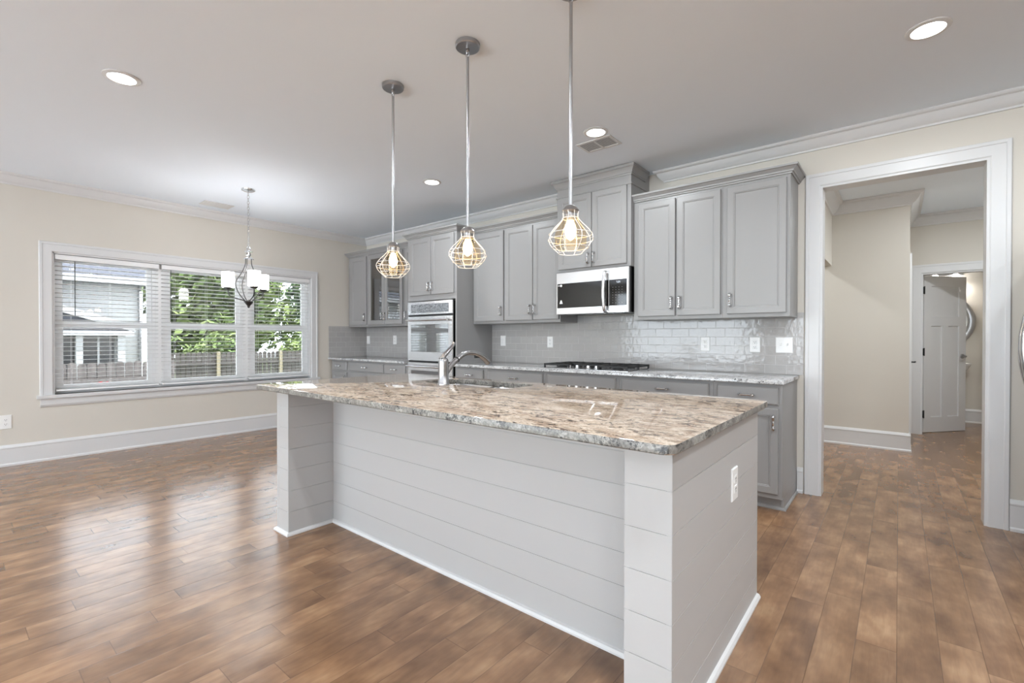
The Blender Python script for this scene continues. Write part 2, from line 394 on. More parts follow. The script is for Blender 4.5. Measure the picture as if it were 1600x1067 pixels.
# baseboards
BB = [(0, 0), (0.024, 0), (0.024, 0.016), (0.016, 0.026), (0.015, 0.160), (0.018, 0.164), (0.018, 0.172), (0.011, 0.186), (0.006, 0.196), (0, 0.196)]
def base(name, path): return struct(MB().sweep(path, BB, 0.0).build(name, 'trim', smooth=25))
base('baseboard_left', [(-L, YF), (-L, 3.66)][::1])
base('baseboard_back', [(-0.6085, D), (-0.567, D)]); base('baseboard_back', [(0.5405, D), (XR, D)])
base('baseboard_right', [(XR, D), (XR, YF)]); base('baseboard_front', [(XR, YF), (-L, YF)])
base('baseboard_hall', [(-0.60, D+0.13), (-0.60, 5.62), (-0.70, 5.62)]); base('baseboard_hall', [(-2.3, HY), (0.086, HY), (0.086, 7.70)][::1])
base('baseboard_powder', [(-0.5, PB), (HX, PB)])

# casing profile around openings
def casing_mesh(m, o, u, nrm, w_, h, cw, th=0.018, bottom=False):
    """flat casing with a raised outer band: legs and head as mitred strips"""
    o = Vector(o); u = Vector(u); n = Vector(nrm); z = Vector((0, 0, 1))
    prof = [(0, 0), (0, th*0.55), (0.006, th*0.75), (cw-0.026, th*0.75), (cw-0.022, th), (cw-0.004, th), (cw, th*0.8), (cw, 0)]
    pts = [(0, 0, -1, 0), (0, h, -1, 1), (w_, h, 1, 1), (w_, 0, 1, 0)]
    if bottom: pts = [(0, 0, -1, -1), (0, h, -1, 1), (w_, h, 1, 1), (w_, 0, 1, -1), (0, 0, -1, -1)]
    m.loft([[o+u*(a+sa*q)+z*(b+sb*q)+n*d for q, d in prof] for a, b, sa, sb in pts]); return m
def jamb(m, o, u, inn, w_, h, depth, t=0.016):
    o = Vector(o); u = Vector(u); i_ = Vector(inn); z = Vector((0, 0, 1))
    for a, b, c_, d in ((0, t, 0, h), (w_-t, w_, 0, h), (t, w_-t, h-t, h)):
        p = [o+u*a+z*c_, o+u*b+z*c_, o+u*b+z*d, o+u*a+z*d]; m.loft([p, [q+i_*depth for q in p]])
m = MB(); casing_mesh(m, (OX0+0.001, D, 0), (1,0,0), (0,-1,0), OX1-OX0-0.002, OZ, 0.096); casing_mesh(m, (OX0+0.001, D+0.13, 0), (1,0,0), (0,1,0), OX1-OX0-0.002, OZ, 0.096)
jamb(m, (OX0, D-0.006, 0), (1,0,0), (0,1,0), OX1-OX0, OZ, 0.142); o = m.build('trim_3', 'trim', smooth=25); struct(o)
m = MB(); casing_mesh(m, (DX0, PY, 0), (1,0,0), (0,-1,0), DX1-DX0, DZ, 0.105); jamb(m, (DX0, PY, 0), (1,0,0), (0,1,0), DX1-DX0, DZ, 0.12)
struct(m.build('trim_4', 'trim', smooth=25))

# powder room door, ajar into the powder room
def panel_door(name, w_, h, mat='trim'):
    d = bpy.data.objects.new(name, None); COL.objects.link(d); struct(d)
    m = MB(); t_ = 0.035
    st = 0.115; cols = [(st, w_/2-0.05), (w_/2+0.05, w_-st)]
    # slab with recessed panels on both faces
    def face(y, n):
        ys = [0, 0.19, 1.35, 1.47, h-0.13, h]
        xs_ = [0, st, w_/2-0.05, w_/2+0.05, w_-st, w_]
        for zi in range(5):
            if zi == 1:
                cells = [(xs_[i], xs_[i+1], i in (1, 3)) for i in range(5)]
            elif zi == 3: cells = [(0, st, False), (st, w_-st, True), (w_-st, w_, False)]
            else: cells = [(0, w_, False)]
            for a, b, pan in cells:
                o_ = (a, y, ys[zi])
                if pan: m.rbox(o_, (1,0,0), (0,n,0), b-a, ys[zi+1]-ys[zi], [(0, 0), (0.001, -0.009), (0.012, -0.011)], back=False)
                else: m.rbox(o_, (1,0,0), (0,n,0), b-a, ys[zi+1]-ys[zi], [(0, 0), (0.0, 0)], back=False)
    face(0, -1); face(t_, 1)
    m.add([(0,0,0),(w_,0,0),(w_,t_,0),(0,t_,0),(0,0,h),(w_,0,h),(w_,t_,h),(0,t_,h)], [(0,1,2,3),(4,7,6,5),(0,3,7,4),(1,5,6,2)])
    p = m.build('door_panel', mat, d)
    for z in (0.23, 1.02, 1.80):
        h_ = MB(); h_.box(-0.011, 0.004, -0.006, 0.012, z-0.045, z+0.045); h_.tube([(-0.006, -0.009, z-0.05), (-0.006, -0.009, z+0.05)], 0.006, 8)
        h_.build('hinge', 'iron', d)
    h_ = MB(); x = w_-0.06
    h_.loft([[(x+0.030*math.cos(a)*s_, y_, 0.96+0.030*math.sin(a)*s_) for a in [2*PI*q/16 for q in range(16)]] for s_, y_ in ((1, 0.0), (1, -0.008), (0.45, -0.012), (0.40, -0.045))])
    h_.tube([(x, -0.045, 0.96), (x-0.02, -0.052, 0.96), (x-0.06, -0.054, 0.958), (x-0.105, -0.050, 0.956)], [0.010, 0.009, 0.0075, 0.006], 10)
    h_.tube([(x, 0.035, 0.96), (x, 0.08, 0.96), (x-0.02, 0.087, 0.96), (x-0.105, 0.085, 0.956)], [0.010, 0.009, 0.0075, 0.006], 10)
    hd = h_.build('door_handle', 'nickel', p, smooth=40)
    return d
door = panel_door('door_1', 0.685, 1.985)
door.location = (DX0+0.030, PY+0.122, 0.008); door.rotation_euler = (0, 0, math.atan2(0.536, 0.427))
# closed door on the hidden side of the hall corner: only its casing edge and lever show
m = MB(); m.box(0.086, 0.104, 6.60, 6.70, 0, 2.11); m.box(0.086, 0.104, 7.42, 7.52, 0, 2.11); m.box(0.086, 0.104, 6.70, 7.42, 2.01, 2.11)
d2 = bpy.data.objects.new('door_2', None); COL.objects.link(d2); struct(d2)
m.build('door_casing', 'trim', d2)
MB().box(0.087, 0.094, 6.70, 7.42, 0.01, 2.01).build('door_panel', 'trim', d2)
m = MB(); m.tube([(0.094, 6.78, 0.94), (0.135, 6.78, 0.94), (0.140, 6.80, 0.94), (0.140, 6.88, 0.94)], 0.008, 8)
m.build('door_handle', 'iron', d2, smooth=40)

# ------------------------------------------------------------------ windows of the left wall
XW = -L
m = MB(); casing_mesh(m, (XW, WY0, WZ0), (0,1,0), (1,0,0), WY1-WY0, WZ1-WZ0, 0.095, 0.020)
m.box(XW-0.10, XW+0.045, WY0-0.115, WY1+0.115, WZ0-0.032, WZ0)           # stool
m.sweep([(XW, WY0-0.09), (XW, WY1+0.09)], [(0, -0.115), (0.010, -0.115), (0.020, -0.095), (0.020, -0.032), (0, -0.032)], WZ0)   # apron
for y0, y1, z0, z1 in ((WY0, WY0+0.014, WZ0, WZ1), (WY1-0.014, WY1, WZ0, WZ1), (WY0, WY1, WZ1-0.014, WZ1)): m.box(XW-T, XW, y0, y1, z0, z1)
struct(m.build('trim_5', 'trim', smooth=25))
units = [(WY0+0.014, 1.562), (1.640, 2.483), (2.561, WY1-0.014)]
m = MB(); m.box(XW-T+0.005, XW-0.075, 1.562, 1.640, WZ0, WZ1-0.014); m.box(XW-T+0.005, XW-0.075, 2.483, 2.561, WZ0, WZ1-0.014)
struct(m.build('trim_6', 'vinyl'))
for i, (y0, y1) in enumerate(units):
    wd = bpy.data.objects.new('window_%d' % (i+1), None); COL.objects.link(wd); wd.location = (XW-0.1, (y0+y1)/2, WZ0); struct(wd)
    z0, z1 = WZ0, WZ1-0.014; xa, xb = XW-0.135, XW-0.080; t_ = 0.030
    f = MB()
    for a, b, c_, d in ((y0, y0+t_, z0, z1), (y1-t_, y1, z0, z1), (y0+t_, y1-t_, z0, z0+t_), (y0+t_, y1-t_, z1-t_, z1)): f.box(xa, xb, a, b, c_, d)
    f.build('window_frame', 'vinyl', wd)
    zm = 1.335
    for nm, xs0, xs1, za, zb in (('upper_sash', XW-0.130, XW-0.108, zm-0.034, z1-t_), ('lower_sash', XW-0.106, XW-0.083, z0+t_, zm+0.034)):
        s_ = 0.042; m = MB(); a, b = y0+t_, y1-t_
        m.box(xs0, xs1, a, a+s_, za, zb); m.box(xs0, xs1, b-s_, b, za, zb); zl = za+(0.068 if nm == 'upper_sash' else 0.055); zh = zb-(0.068 if nm == 'lower_sash' else 0.042); m.box(xs0, xs1, a+s_, b-s_, za, zl); m.box(xs0, xs1, a+s_, b-s_, zh, zb)
        so = m.build(nm, 'vinyl', wd)
        MB().box((xs0+xs1)/2-0.002, (xs0+xs1)/2+0.002, a+s_, b-s_, zl, zh).build('window_pane', 'pane', so)

# the blinds, one in each window
blind_lab = ['white open slatted blind in the leftmost window, grey roof seen through it',
             'white open slatted blind in the middle window, chandelier in front of its edge',
             'white open slatted blind in the rightmost window, nearest the kitchen cabinets']
spans = [(0.735, 1.585), (1.608, 2.505), (2.530, 3.334)]
for i, (y0, y1) in enumerate(spans):
    b = thing('window_blind', blind_lab[i], 'blind', (XW-0.035, (y0+y1)/2, 0.66), 'white blinds in the left windows')
    MB().box(XW-0.066, XW-0.006, y0, y1, 1.975, 2.026).build('head_rail', 'blind', b, bevel=0.003)
    m = MB(); n_ = 29; zt, zb = 1.955, 0.705
    for q in range(n_):
        z = zt+(zb-zt)*q/(n_-1)
        m.loft([[(XW-0.063, y, z-0.0005), (XW-0.038, y, z+0.0025), (XW-0.013, y, z+0.0035), (XW-0.013, y, z+0.0062), (XW-0.038, y, z+0.0052), (XW-0.063, y, z+0.0022)] for y in (y0+0.004, y1-0.004)])
    m.build('slats', 'slat', b)
    MB().box(XW-0.063, XW-0.013, y0+0.003, y1-0.003, 0.665, 0.684).build('bottom_rail', 'blind', b, bevel=0.004)
    m = MB()
    for t_ in (0.14, 0.5, 0.86):
        y = y0+(y1-y0)*t_
        m.tube([(XW-0.009, y, 1.976), (XW-0.009, y, 0.68)], 0.0009, 5); m.tube([(XW-0.065, y, 1.976), (XW-0.065, y, 0.68)], 0.0009, 5)
    m.build('ladder_cord', 'blind', b)
    y = y0+(0.145, 0.085, 0.07)[i]*1.0
    MB().tube([(XW-0.002, y, 1.972), (XW-0.001, y, 1.42)], 0.0042, 8).build('tilt_wand', 'wandmat', b, smooth=40)

# sampling portals in the window openings (they give no light of their own, they only steer the sky sampling)
def portal(loc, rot, w_, h):
    d = bpy.data.lights.new('window_portal', 'AREA'); d.shape = 'RECTANGLE'; d.size = w_; d.size_y = h; d.cycles.is_portal = True
    o = bpy.data.objects.new('window_portal', d); COL.objects.link(o); o.location = loc; o.rotation_euler = rot
portal((XW-T-0.02, (WY0+WY1)/2, (WZ0+WZ1)/2), (0, -PI/2, 0), WZ1-WZ0, WY1-WY0)
for a, b, c_, d_ in ((-6.25, -2.9, 0.10, 2.45), (-1.9, 0.3, 0.45, 2.3), (1.3, 4.2, 0.45, 2.3)): portal(((a+b)/2, YF-T-0.02, (c_+d_)/2), (PI/2, 0, 0), b-a, d_-c_)  # portals for the added openings behind the camera

# ------------------------------------------------------------------ cabinets
def door_face(m, x0, x1, z0, z1, y, th=0.02, st=0.058, hole=False):
    """recessed-panel door facing -y; its front lies at y"""
    w_, h = x1-x0, z1-z0; o_ = (x0, y+th, z0)
    lp = [(0, 0), (0, th-0.003), (0.003, th), (st-0.012, th), (st-0.009, th-0.003), (st-0.004, th-0.003), (st, th-0.009)]
    if hole:
        o_v = Vector(o_); u = Vector((1,0,0)); n = Vector((0,-1,0)); z = Vector((0,0,1))
        loops = lp+[(st, 0)]
        L_ = [[o_v+u*i+z*i+n*d, o_v+u*(w_-i)+z*i+n*d, o_v+u*(w_-i)+z*(h-i)+n*d, o_v+u*i+z*(h-i)+n*d] for i, d in loops]
        L_.append(L_[0]); m.loft(L_, False, False)
    else: m.rbox(o_, (1,0,0), (0,-1,0), w_, h, lp)
    return m
def slab_face(m, x0, x1, z0, z1, y, th=0.02):
    m.rbox((x0, y+th, z0), (1,0,0), (0,-1,0), x1-x0, z1-z0, [(0, 0), (0, th-0.006), (0.004, th-0.003), (0.008, th)]); return m
# one pull, 96 mm long, shared by every door and drawer: (local) bow along z standing off in -y
def pull_mesh():
    m = MB(); h = 0.048
    pts = smoothpath([(0, 0.0, h-0.004), (0, -0.018, h), (0, -0.028, h-0.010), (0, -0.026, 0.018), (0, -0.030, 0.0), (0, -0.026, -0.018), (0, -0.028, -h+0.010), (0, -0.018, -h), (0, 0.0, -h+0.004)], 5)
    n_ = len(pts); rr = [0.0058+0.0036*abs(math.cos(PI*q/(n_-1)))**1.5 for q in range(n_)]
    m.tube(pts, rr, 8)
    for s_ in (1, -1):
        m.loft([[(r*math.cos(a), y, s_*(h-0.004)+r*1.2*math.sin(a)) for a in [2*PI*q/12 for q in range(12)]] for r, y in ((0.0095, 0.0), (0.0095, -0.004), (0.006, -0.008))])
        m.loft([[(x, -0.028+0.0085*math.cos(a), s_*(h-0.010)+0.0085*math.sin(a)) for a in [2*PI*q/10 for q in range(10)]] for x in (-0.0075, 0.0075)])
    o = m.build('handle', 'chrome', None, smooth=40); me = o.data; bpy.data.objects.remove(o); return me
PULL = pull_mesh()
def pull(parent, x, y, z, horizontal=False):
    o = bpy.data.objects.new('handle', PULL); COL.objects.link(o); o.parent = parent; o.location = Vector((x, y, z))-parent_loc(parent)
    if horizontal: o.rotation_euler = (0, PI/2, 0)
    return o

UZ0, UZ1, UYF = 1.360, 2.395, D-0.33
def upper(label, x0, x1, doors, glassy=False, yf=UYF, z0=UZ0, z1=UZ1, dz0=1.390, dz1=2.372, hz=1.497, group='grey wall cabinets'):
    c = thing('upper_cabinet', label, 'cabinet', ((x0+x1)/2, D, z0), group)
    if glassy:
        m = MB(); t_ = 0.018
        m.box(x0, x0+t_, yf, D-0.002, z0, z1); m.box(x1-t_, x1, yf, D-0.002, z0, z1); m.box(x0+t_, x1-t_, yf, D-0.002, z0, z0+t_); m.box(x0+t_, x1-t_, yf, D-0.002, z1-t_, z1)
        m.box(x0+t_, x1-t_, D-0.012, D-0.002, z0+t_, z1-t_)
        m.box(x0+t_, x0+0.05, yf, yf+0.018, z0+t_, z1-t_); m.box(x1-0.05, x1-t_, yf, yf+0.018, z0+t_, z1-t_)
        m.box(x0+0.05, x1-0.05, yf, yf+0.018, z0+t_, z0+0.045); m.box(x0+0.05, x1-0.05, yf, yf+0.018, z1-0.05, z1-t_)
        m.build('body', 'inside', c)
        for z in (1.70, 2.03): MB().box(x0+t_, x1-t_, yf+0.03, D-0.012, z-0.01, z+0.01).build('shelf', 'cabinet', c)
    else:
        MB().box(x0, x1, yf, D-0.002, z0, z1).build('body', 'cabinet', c, bevel=0.0015)
    for a, b, hs in doors:
        d = door_face(MB(), a, b, dz0, dz1, yf-0.02, hole=glassy).build('door', 'cabinet', c)
        if glassy:
            g = MB().box(a+0.058, b-0.058, yf-0.011, yf-0.007, dz0+0.058, dz1-0.058).build('glass_pane', 'cabglass', d)
        hx = (b-0.026) if hs > 0 else (a+0.026)
        pull(d, hx, yf-0.02, hz)
    return c
g_ = 0.0006
upper('grey wall cabinet with one door in the far left corner beside the glass doors', -6.396, -5.900-g_, [(-6.319, -5.925, 1)])
upper('grey wall cabinet with two glass doors and shelves inside', -5.900, -5.065-g_, [(-5.874, -5.497, 1), (-5.488, -5.097, -1)], True)
upper('narrow grey wall cabinet between the glass doors and the oven tower', -5.065, -4.656, [(-5.035, -4.690, -1)])
upper('grey wall cabinet with one door just right of the oven tower', -3.799, -3.320-g_, [(-3.765, -3.335, 1)])
upper('grey wall cabinet with two doors just left of the microwave', -3.320, -2.6015, [(-3.306, -2.937, 1), (-2.929, -2.612, -1)])
upper('grey wall cabinet with two doors just right of the microwave', -1.820, -1.075-g_, [(-1.776, -1.449, 1), (-1.432, -1.089, -1)])
upper('grey wall cabinet with one wide door at the right end beside the cased opening', -1.075, -0.612, [(-1.040, -0.635, -1)])
# crowns of the cabinet runs
CC = [(0, 0), (0.010, 0), (0.012, 0.010), (0.020, 0.013), (0.022, 0.024), (0.042, 0.044), (0.050, 0.046), (0.052, 0.060), (0, 0.060)]
def cab_crown2(path, label):
    m = MB().sweep(path, [(o_+0.0008, z_) for o_, z_ in CC], 2.3955)
    return tag(m.build('cabinet_crown', 'cabinet', smooth=25), label, 'cabinet crown', 'crown strips on the wall cabinets')
# paths run so that the room lies to their right
cab_crown2([(-6.396, D-0.09), (-6.396, UYF), (-4.656, UYF)], 'grey crown strip above the glass-door cabinets in the left corner')
cab_crown2([(-3.7990, UYF), (-2.6010, UYF)], 'grey crown strip between the oven tower and the hood cabinet')
cab_crown2([(-1.821, UYF), (-0.612, UYF), (-0.612, D-0.002)], 'grey crown strip above the right-hand wall cabinets, returning at the opening')

# cabinet over the microwave, reaching the ceiling
yf = 3.865
c = thing('hood_cabinet', 'tall grey cabinet above the microwave reaching the ceiling', 'cabinet', (-2.212, D, 1.835))
MB().box(-2.600, -1.8225, yf, D-0.002, 1.838, 2.722).build('body', 'cabinet', c, bevel=0.0015)
for a, b, hs in ((-2.575, -2.212, 1), (-2.204, -1.858, -1)):
    d = door_face(MB(), a, b, 1.862, 2.552, yf-0.02).build('door', 'cabinet', c); pull(d, b-0.026 if hs > 0 else a+0.026, yf-0.02, 1.945)
CM = [(0, 0), (0.006, 0), (0.008, 0.010), (0.014, 0.013), (0.016, 0.024), (0.036, 0.056), (0.044, 0.060), (0.046, 0.082), (0, 0.082)]
MB().sweep([(-2.600, D-0.10), (-2.600, yf), (-1.8225, yf), (-1.8225, D-0.10)], [(o_, z_) for o_, z_ in CM], 2.641).build('crown', 'cabinet', c, smooth=25)
MB().sweep([(-2.600, D-0.35), (-2.600, yf), (-1.8225, yf), (-1.8225, D-0.002)], [(0, 0), (0.008, 0.001), (0.010, 0.006), (0.008, 0.012), (0, 0.014)], 2.556).build('bead', 'cabinet', c, smooth=25)

# oven tower
ty, tx0, tx1 = 3.660, -4.655, -3.800
c = thing('oven_tower', 'tall grey cabinet holding the double oven', 'cabinet', ((tx0+tx1)/2, D, 0))
m = MB(); m.box(tx0, tx0+0.022, ty, D-0.002, 0.0, 2.40); m.box(tx1-0.022, tx1, ty, D-0.002, 0.0, 2.40)
m.box(tx0+0.022, tx1-0.022, ty, D-0.002, 1.642, 2.40); m.box(tx0+0.022, tx1-0.022, ty, D-0.002, 0.09, 0.262); m.box(tx0+0.022, tx1-0.022, D-0.02, D-0.002, 0.262, 1.642); m.box(tx0+0.022, tx1-0.022, ty+0.075, ty+0.095, 0.0, 0.09)
m.build('body', 'cabinet', c)
for a, b, hs in ((-4.598, -4.222, 1), (-4.212, -3.835, -1)):
    d = door_face(MB(), a, b, 1.705, 2.378, ty-0.02).build('door', 'cabinet', c); pull(d, b-0.026 if hs > 0 else a+0.026, ty-0.02, 1.80)
d = slab_face(MB(), -4.63, -3.825, 0.105, 0.245, ty-0.02).build('drawer', 'cabinet', c); pull(d, -4.225, ty-0.02, 0.18, True)
MB().sweep([(tx0, UYF-0.056), (tx0, ty), (tx1, ty), (tx1, UYF-0.056)], [(o_, z_) for o_, z_ in CC], 2.3955).build('crown', 'cabinet', c, smooth=25)

# base cabinets
BYF = 3.655
def base_cab(label, x0, x1, dr, ndoor, pulls=True, end=False):
    c = thing('base_cabinet', label, 'cabinet', ((x0+x1)/2, D, 0), 'grey base cabinets along the kitchen wall')
    m = MB(); m.box(x0, x1, BYF, D-0.002, 0.092, 0.883); m.box(x0, x1-(0.02 if end else 0), BYF+0.075, D-0.002, 0, 0.092)
    if end: m.box(x1-0.02, x1, BYF+0.070, D-0.002, 0, 0.092)
    m.build('body', 'cabinet', c, bevel=0.0015)
    a, b = dr
    d = slab_face(MB(), a, b, 0.742, 0.862, BYF-0.02).build('drawer', 'cabinet', c)
    if pulls: pull(d, (a+b)/2, BYF-0.02, 0.802, True)
    if ndoor == 1: ds = [(a, b, 1)]
    else: mid = (a+b)/2; ds = [(a, mid-0.004, 1), (mid+0.004, b, -1)]
    for p, q, hs in ds:
        d = door_face(MB(), p, q, 0.128, 0.715, BYF-0.02).build('door', 'cabinet', c); pull(d, q-0.026 if hs > 0 else p+0.026, BYF-0.02, 0.62)
    if end:
        MB().sweep([(x0, BYF+0.0745), (x1+0.001, BYF+0.0745), (x1+0.001, D-0.03)], [(0, 0), (0.012, 0), (0.012, 0.010), (0.006, 0.018), (0, 0.020)], 0).build('shoe_moulding', 'cabinet', c)
    return c
base_cab('grey base cabinet with one drawer in the far left corner by the window wall', -6.410, -5.966, (-6.371, -5.998), 1)
base_cab('grey base cabinet with a wide drawer under the glass-door wall cabinet', -5.965, -5.121, (-5.933, -5.142), 2)
base_cab('grey base cabinet directly left of the oven tower', -5.120, -4.656, (-5.100, -4.690), 1)
base_cab('grey base cabinet directly right of the oven tower, behind the faucet', -3.799, -3.351, (-3.770, -3.386), 1)
base_cab('grey base cabinet with a wide drawer just left of the cooktop', -3.350, -2.586, (-3.313, -2.615), 2)
base_cab('grey base cabinet with a blank drawer front under the gas cooktop', -2.585, -1.826, (-2.556, -1.855), 2, False)
base_cab('grey base cabinet with a wide drawer just right of the cooktop', -1.825, -1.064, (-1.797, -1.093), 2)
base_cab('grey base cabinet with one drawer at the right end beside the cased opening', -1.063, -0.612, (-1.034, -0.634), 1, True, True)

# worktops on the kitchen wall
def slab(name, mat, x0, x1, y0, y1, label, group=None, z0=0.884, z1=0.914, hole=None, r=0.006):
    m = MB()
    if hole is None:
        o_ = [(r, z0), (0, z0+0.004), (0, z1-r), (r*0.3, z1-r*0.3), (r, z1)]
        m.loft([[(x0+i, y0+i, z), (x1-i, y0+i, z), (x1-i, y1-i, z), (x0+i, y1-i, z)] for i, z in o_])
    else:
        hx0, hx1, hy0, hy1 = hole; cr = 0.05
        def rect(i, z, a0, a1, b0, b1, rad, nn=5):
            a0 += i; a1 -= i; b0 += i; b1 -= i; pts = []
            for cx, cy, s_ in ((a1-rad, b1-rad, 0), (a0+rad, b1-rad, 1), (a0+rad, b0+rad, 2), (a1-rad, b0+rad, 3)):
                for q in range(nn): an = (s_+q/(nn-1))*PI/2; pts.append((cx+rad*math.cos(an), cy+rad*math.sin(an), z))
            return pts
        O = lambda i, z: rect(i, z, x0, x1, y0, y1, 0.040)
        I = lambda i, z: rect(-i, z, hx0, hx1, hy0, hy1, cr)
        loops = [O(r, z0), O(0, z0+r), O(0, z1-r*1.2), O(r*0.35, z1-r*0.35), O(r*1.2, z1), I(0.003, z1), I(0, z1-0.003), I(0, z0), O(r, z0)]
        m.loft(loops, False, False)
    o = m.build(name, mat, None, smooth=35)
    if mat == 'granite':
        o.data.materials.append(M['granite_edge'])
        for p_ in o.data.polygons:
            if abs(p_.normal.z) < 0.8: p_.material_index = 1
    return tag(o, label, 'worktop', group)
slab('worktop', 'granite_grey', -L+0.001, -4.656, 3.607, D-0.001, 'grey speckled granite worktop in the corner left of the oven tower', 'grey granite worktops')
slab('worktop', 'granite_grey', -3.799, -0.598, 3.607, D-0.001, 'long grey speckled granite worktop under the microwave and cooktop', 'grey granite worktops')
# tiled backsplashes
m = MB().box(-L+0.009, -4.656, D-0.008, D-0.0005, 0.9145, 1.3595); tag(m.build('tile_backsplash', 'tile_x'), 'grey subway tile backsplash behind the left corner worktop', 'backsplash', 'subway tile backsplashes')
m = MB().box(-L+0.0005, -L+0.0085, 3.618, D-0.0005, 0.9145, 1.372); tag(m.build('tile_backsplash', 'tile_y'), 'short grey subway tile backsplash on the window wall beside the corner', 'backsplash', 'subway tile backsplashes')
m = MB().box(-3.799, -0.570, D-0.008, D-0.0005, 0.9145, 1.3595); m.box(-2.60, -1.8225, D-0.008, D-0.0005, 1.3595, 1.424); m.box(-0.6115, -0.570, D-0.008, D-0.0005, 1.3595, 1.40)
tag(m.build('tile_backsplash', 'tile_x'), 'long glossy grey subway tile backsplash behind the cooktop', 'backsplash', 'subway tile backsplashes')

# ------------------------------------------------------------------ double wall oven
ox0, ox1, oy = -4.618, -3.836, 3.628
c = thing('double_wall_oven', 'stainless steel double wall oven in the tall cabinet', 'oven', ((ox0+ox1)/2, oy, 0.275))
m = MB(); m.box(ox0+0.02, ox1-0.02, oy+0.03, 4.15, 0.285, 1.622); m.box(ox0, ox1, oy+0.012, oy+0.030, 0.275, 1.630)
m.build('body', 'black', c)
def oven_panel(parent, name, z0, z1):
    return MB().rbox((ox0, oy+0.012, z0), (1,0,0), (0,-1,0), ox1-ox0, z1-z0, [(0, 0), (0, 0.010), (0.003, 0.014)]).build(name, 'steel', parent)
cp = oven_panel(c, 'control_panel', 1.474, 1.630)
t = NT('oven_display_glass'); n_ = t.voro(t.scale(t.pos(), (1, 1, 1)), 70.0)
t.set(Base_Color=t.ramp(t.noise(t.pos(), 90.0, 2.0, 0.5), [(0.40, (0.05, 0.055, 0.06)), (0.62, (0.40, 0.42, 0.44))]), Roughness=0.12); M['ovendisplay'] = t.m  # mottled reflection put into the display's base colour
MB().box(ox0+0.06, ox1-0.06, oy-0.004, oy-0.002, 1.497, 1.598).build('display', 'ovendisplay', cp)
def bar_handle(parent, y, z, x0, x1, r=0.011, mat='steel'):
    m = MB(); pts = smoothpath([(x0, y, z), (x0+0.004, y-0.040, z), (x0+0.03, y-0.052, z), ((x0+x1)/2, y-0.058, z), (x1-0.03, y-0.052, z), (x1-0.004, y-0.040, z), (x1, y, z)], 6)
    m.tube(pts, r, 10); return m.build('handle', mat, parent, smooth=50)
M['ovenglass'] = paint('oven_window_glass', (0.02, 0.02, 0.021), 0.04, 0.05)
M['ovenglass'].node_tree.nodes['Principled BSDF'].inputs['IOR'].default_value = 3.0
for z0, z1 in ((0.930, 1.455), (0.290, 0.910)):
    d = oven_panel(c, 'door', z0, z1)
    MB().rbox((ox0+0.062, oy-0.0015, z0+0.105), (1,0,0), (0,-1,0), ox1-ox0-0.124, z1-z0-0.20, [(0, 0), (0.001, 0.001), (0.004, 0.0015)]).build('window', 'ovenglass', d)
    bar_handle(d, oy-0.002, z1-0.045, ox0+0.035, ox1-0.035, 0.012)

# ------------------------------------------------------------------ microwave
mx0, mx1, my = -2.590, -1.8300, 3.835
c = thing('microwave', 'stainless steel microwave mounted above the gas cooktop', 'microwave', ((mx0+mx1)/2, my, 1.425))
m = MB(); m.box(mx0+0.004, mx1-0.004, my+0.022, D-0.010, 1.432, 1.834); m.build('body', 'black', c)
m = MB()
for q in range(9): m.box(mx0+0.08+q*0.065, mx0+0.125+q*0.065, my+0.06, my+0.16, 1.427, 1.432)
m.build('vent_grille', 'nickel', c)
xd = -2.020; d = MB().rbox((mx0, my+0.022, 1.428), (1,0,0), (0,-1,0), xd-mx0-0.001, 0.404, [(0, 0), (0, 0.018), (0.004, 0.022)]).build('door', 'steel', c)
MB().rbox((mx0+0.014, my-0.0003, 1.490), (1,0,0), (0,-1,0), xd-mx0-0.018, 0.235, [(0, 0), (0.002, 0.0015)]).build('window', 'blackglass', d)
m = MB(); xh = xd-0.030
m.tube(smoothpath([(xh, my, 1.795), (xh, my-0.030, 1.785), (xh, my-0.048, 1.70), (xh, my-0.053, 1.62), (xh, my-0.048, 1.54), (xh, my-0.030, 1.455), (xh, my, 1.445)], 6), 0.0165, 12)
m.build('handle', 'steel', d, smooth=50)
m = MB()     # badge and sticker marks on the window
def disc(m, cx, y, cz, r, n_=16): m.loft([[(cx+r*math.cos(2*PI*q/n_), yy, cz+r*math.sin(2*PI*q/n_)) for q in range(n_)] for yy in (y, y-0.0006)])
disc(m, mx0+0.058, my-0.0019, 1.706, 0.012); m.box(mx0+0.022, mx0+0.042, my-0.0025, my-0.0019, 1.703, 1.709); m.build('badge', 'plastic', d); m = MB()
m.loft([[(mx0+0.058+dx, yy, 1.545+dz) for dx, dz in ((-0.018, -0.014), (0.018, -0.014), (0.006, 0.020), (-0.006, 0.020))] for yy in (my-0.0019, my-0.0025)])
m.build('sticker', 'plastic', d)
cp = MB().rbox((xd+0.001, my+0.022, 1.428), (1,0,0), (0,-1,0), mx1-xd-0.001, 0.404, [(0, 0), (0, 0.018), (0.004, 0.022)]).build('control_panel', 'steel', c)
MB().rbox((xd+0.004, my-0.0003, 1.490), (1,0,0), (0,-1,0), mx1-xd-0.020, 0.235, [(0, 0), (0.002, 0.0015)]).build('keypad', 'blackglass', cp)
for r_ in range(7):
    for q in range(4): MB().box(xd+0.036+q*0.030, xd+0.042+q*0.030, my-0.0025, my-0.0018, 1.515+r_*0.023, 1.5185+r_*0.023).build('key', 'print', cp)
m = MB()
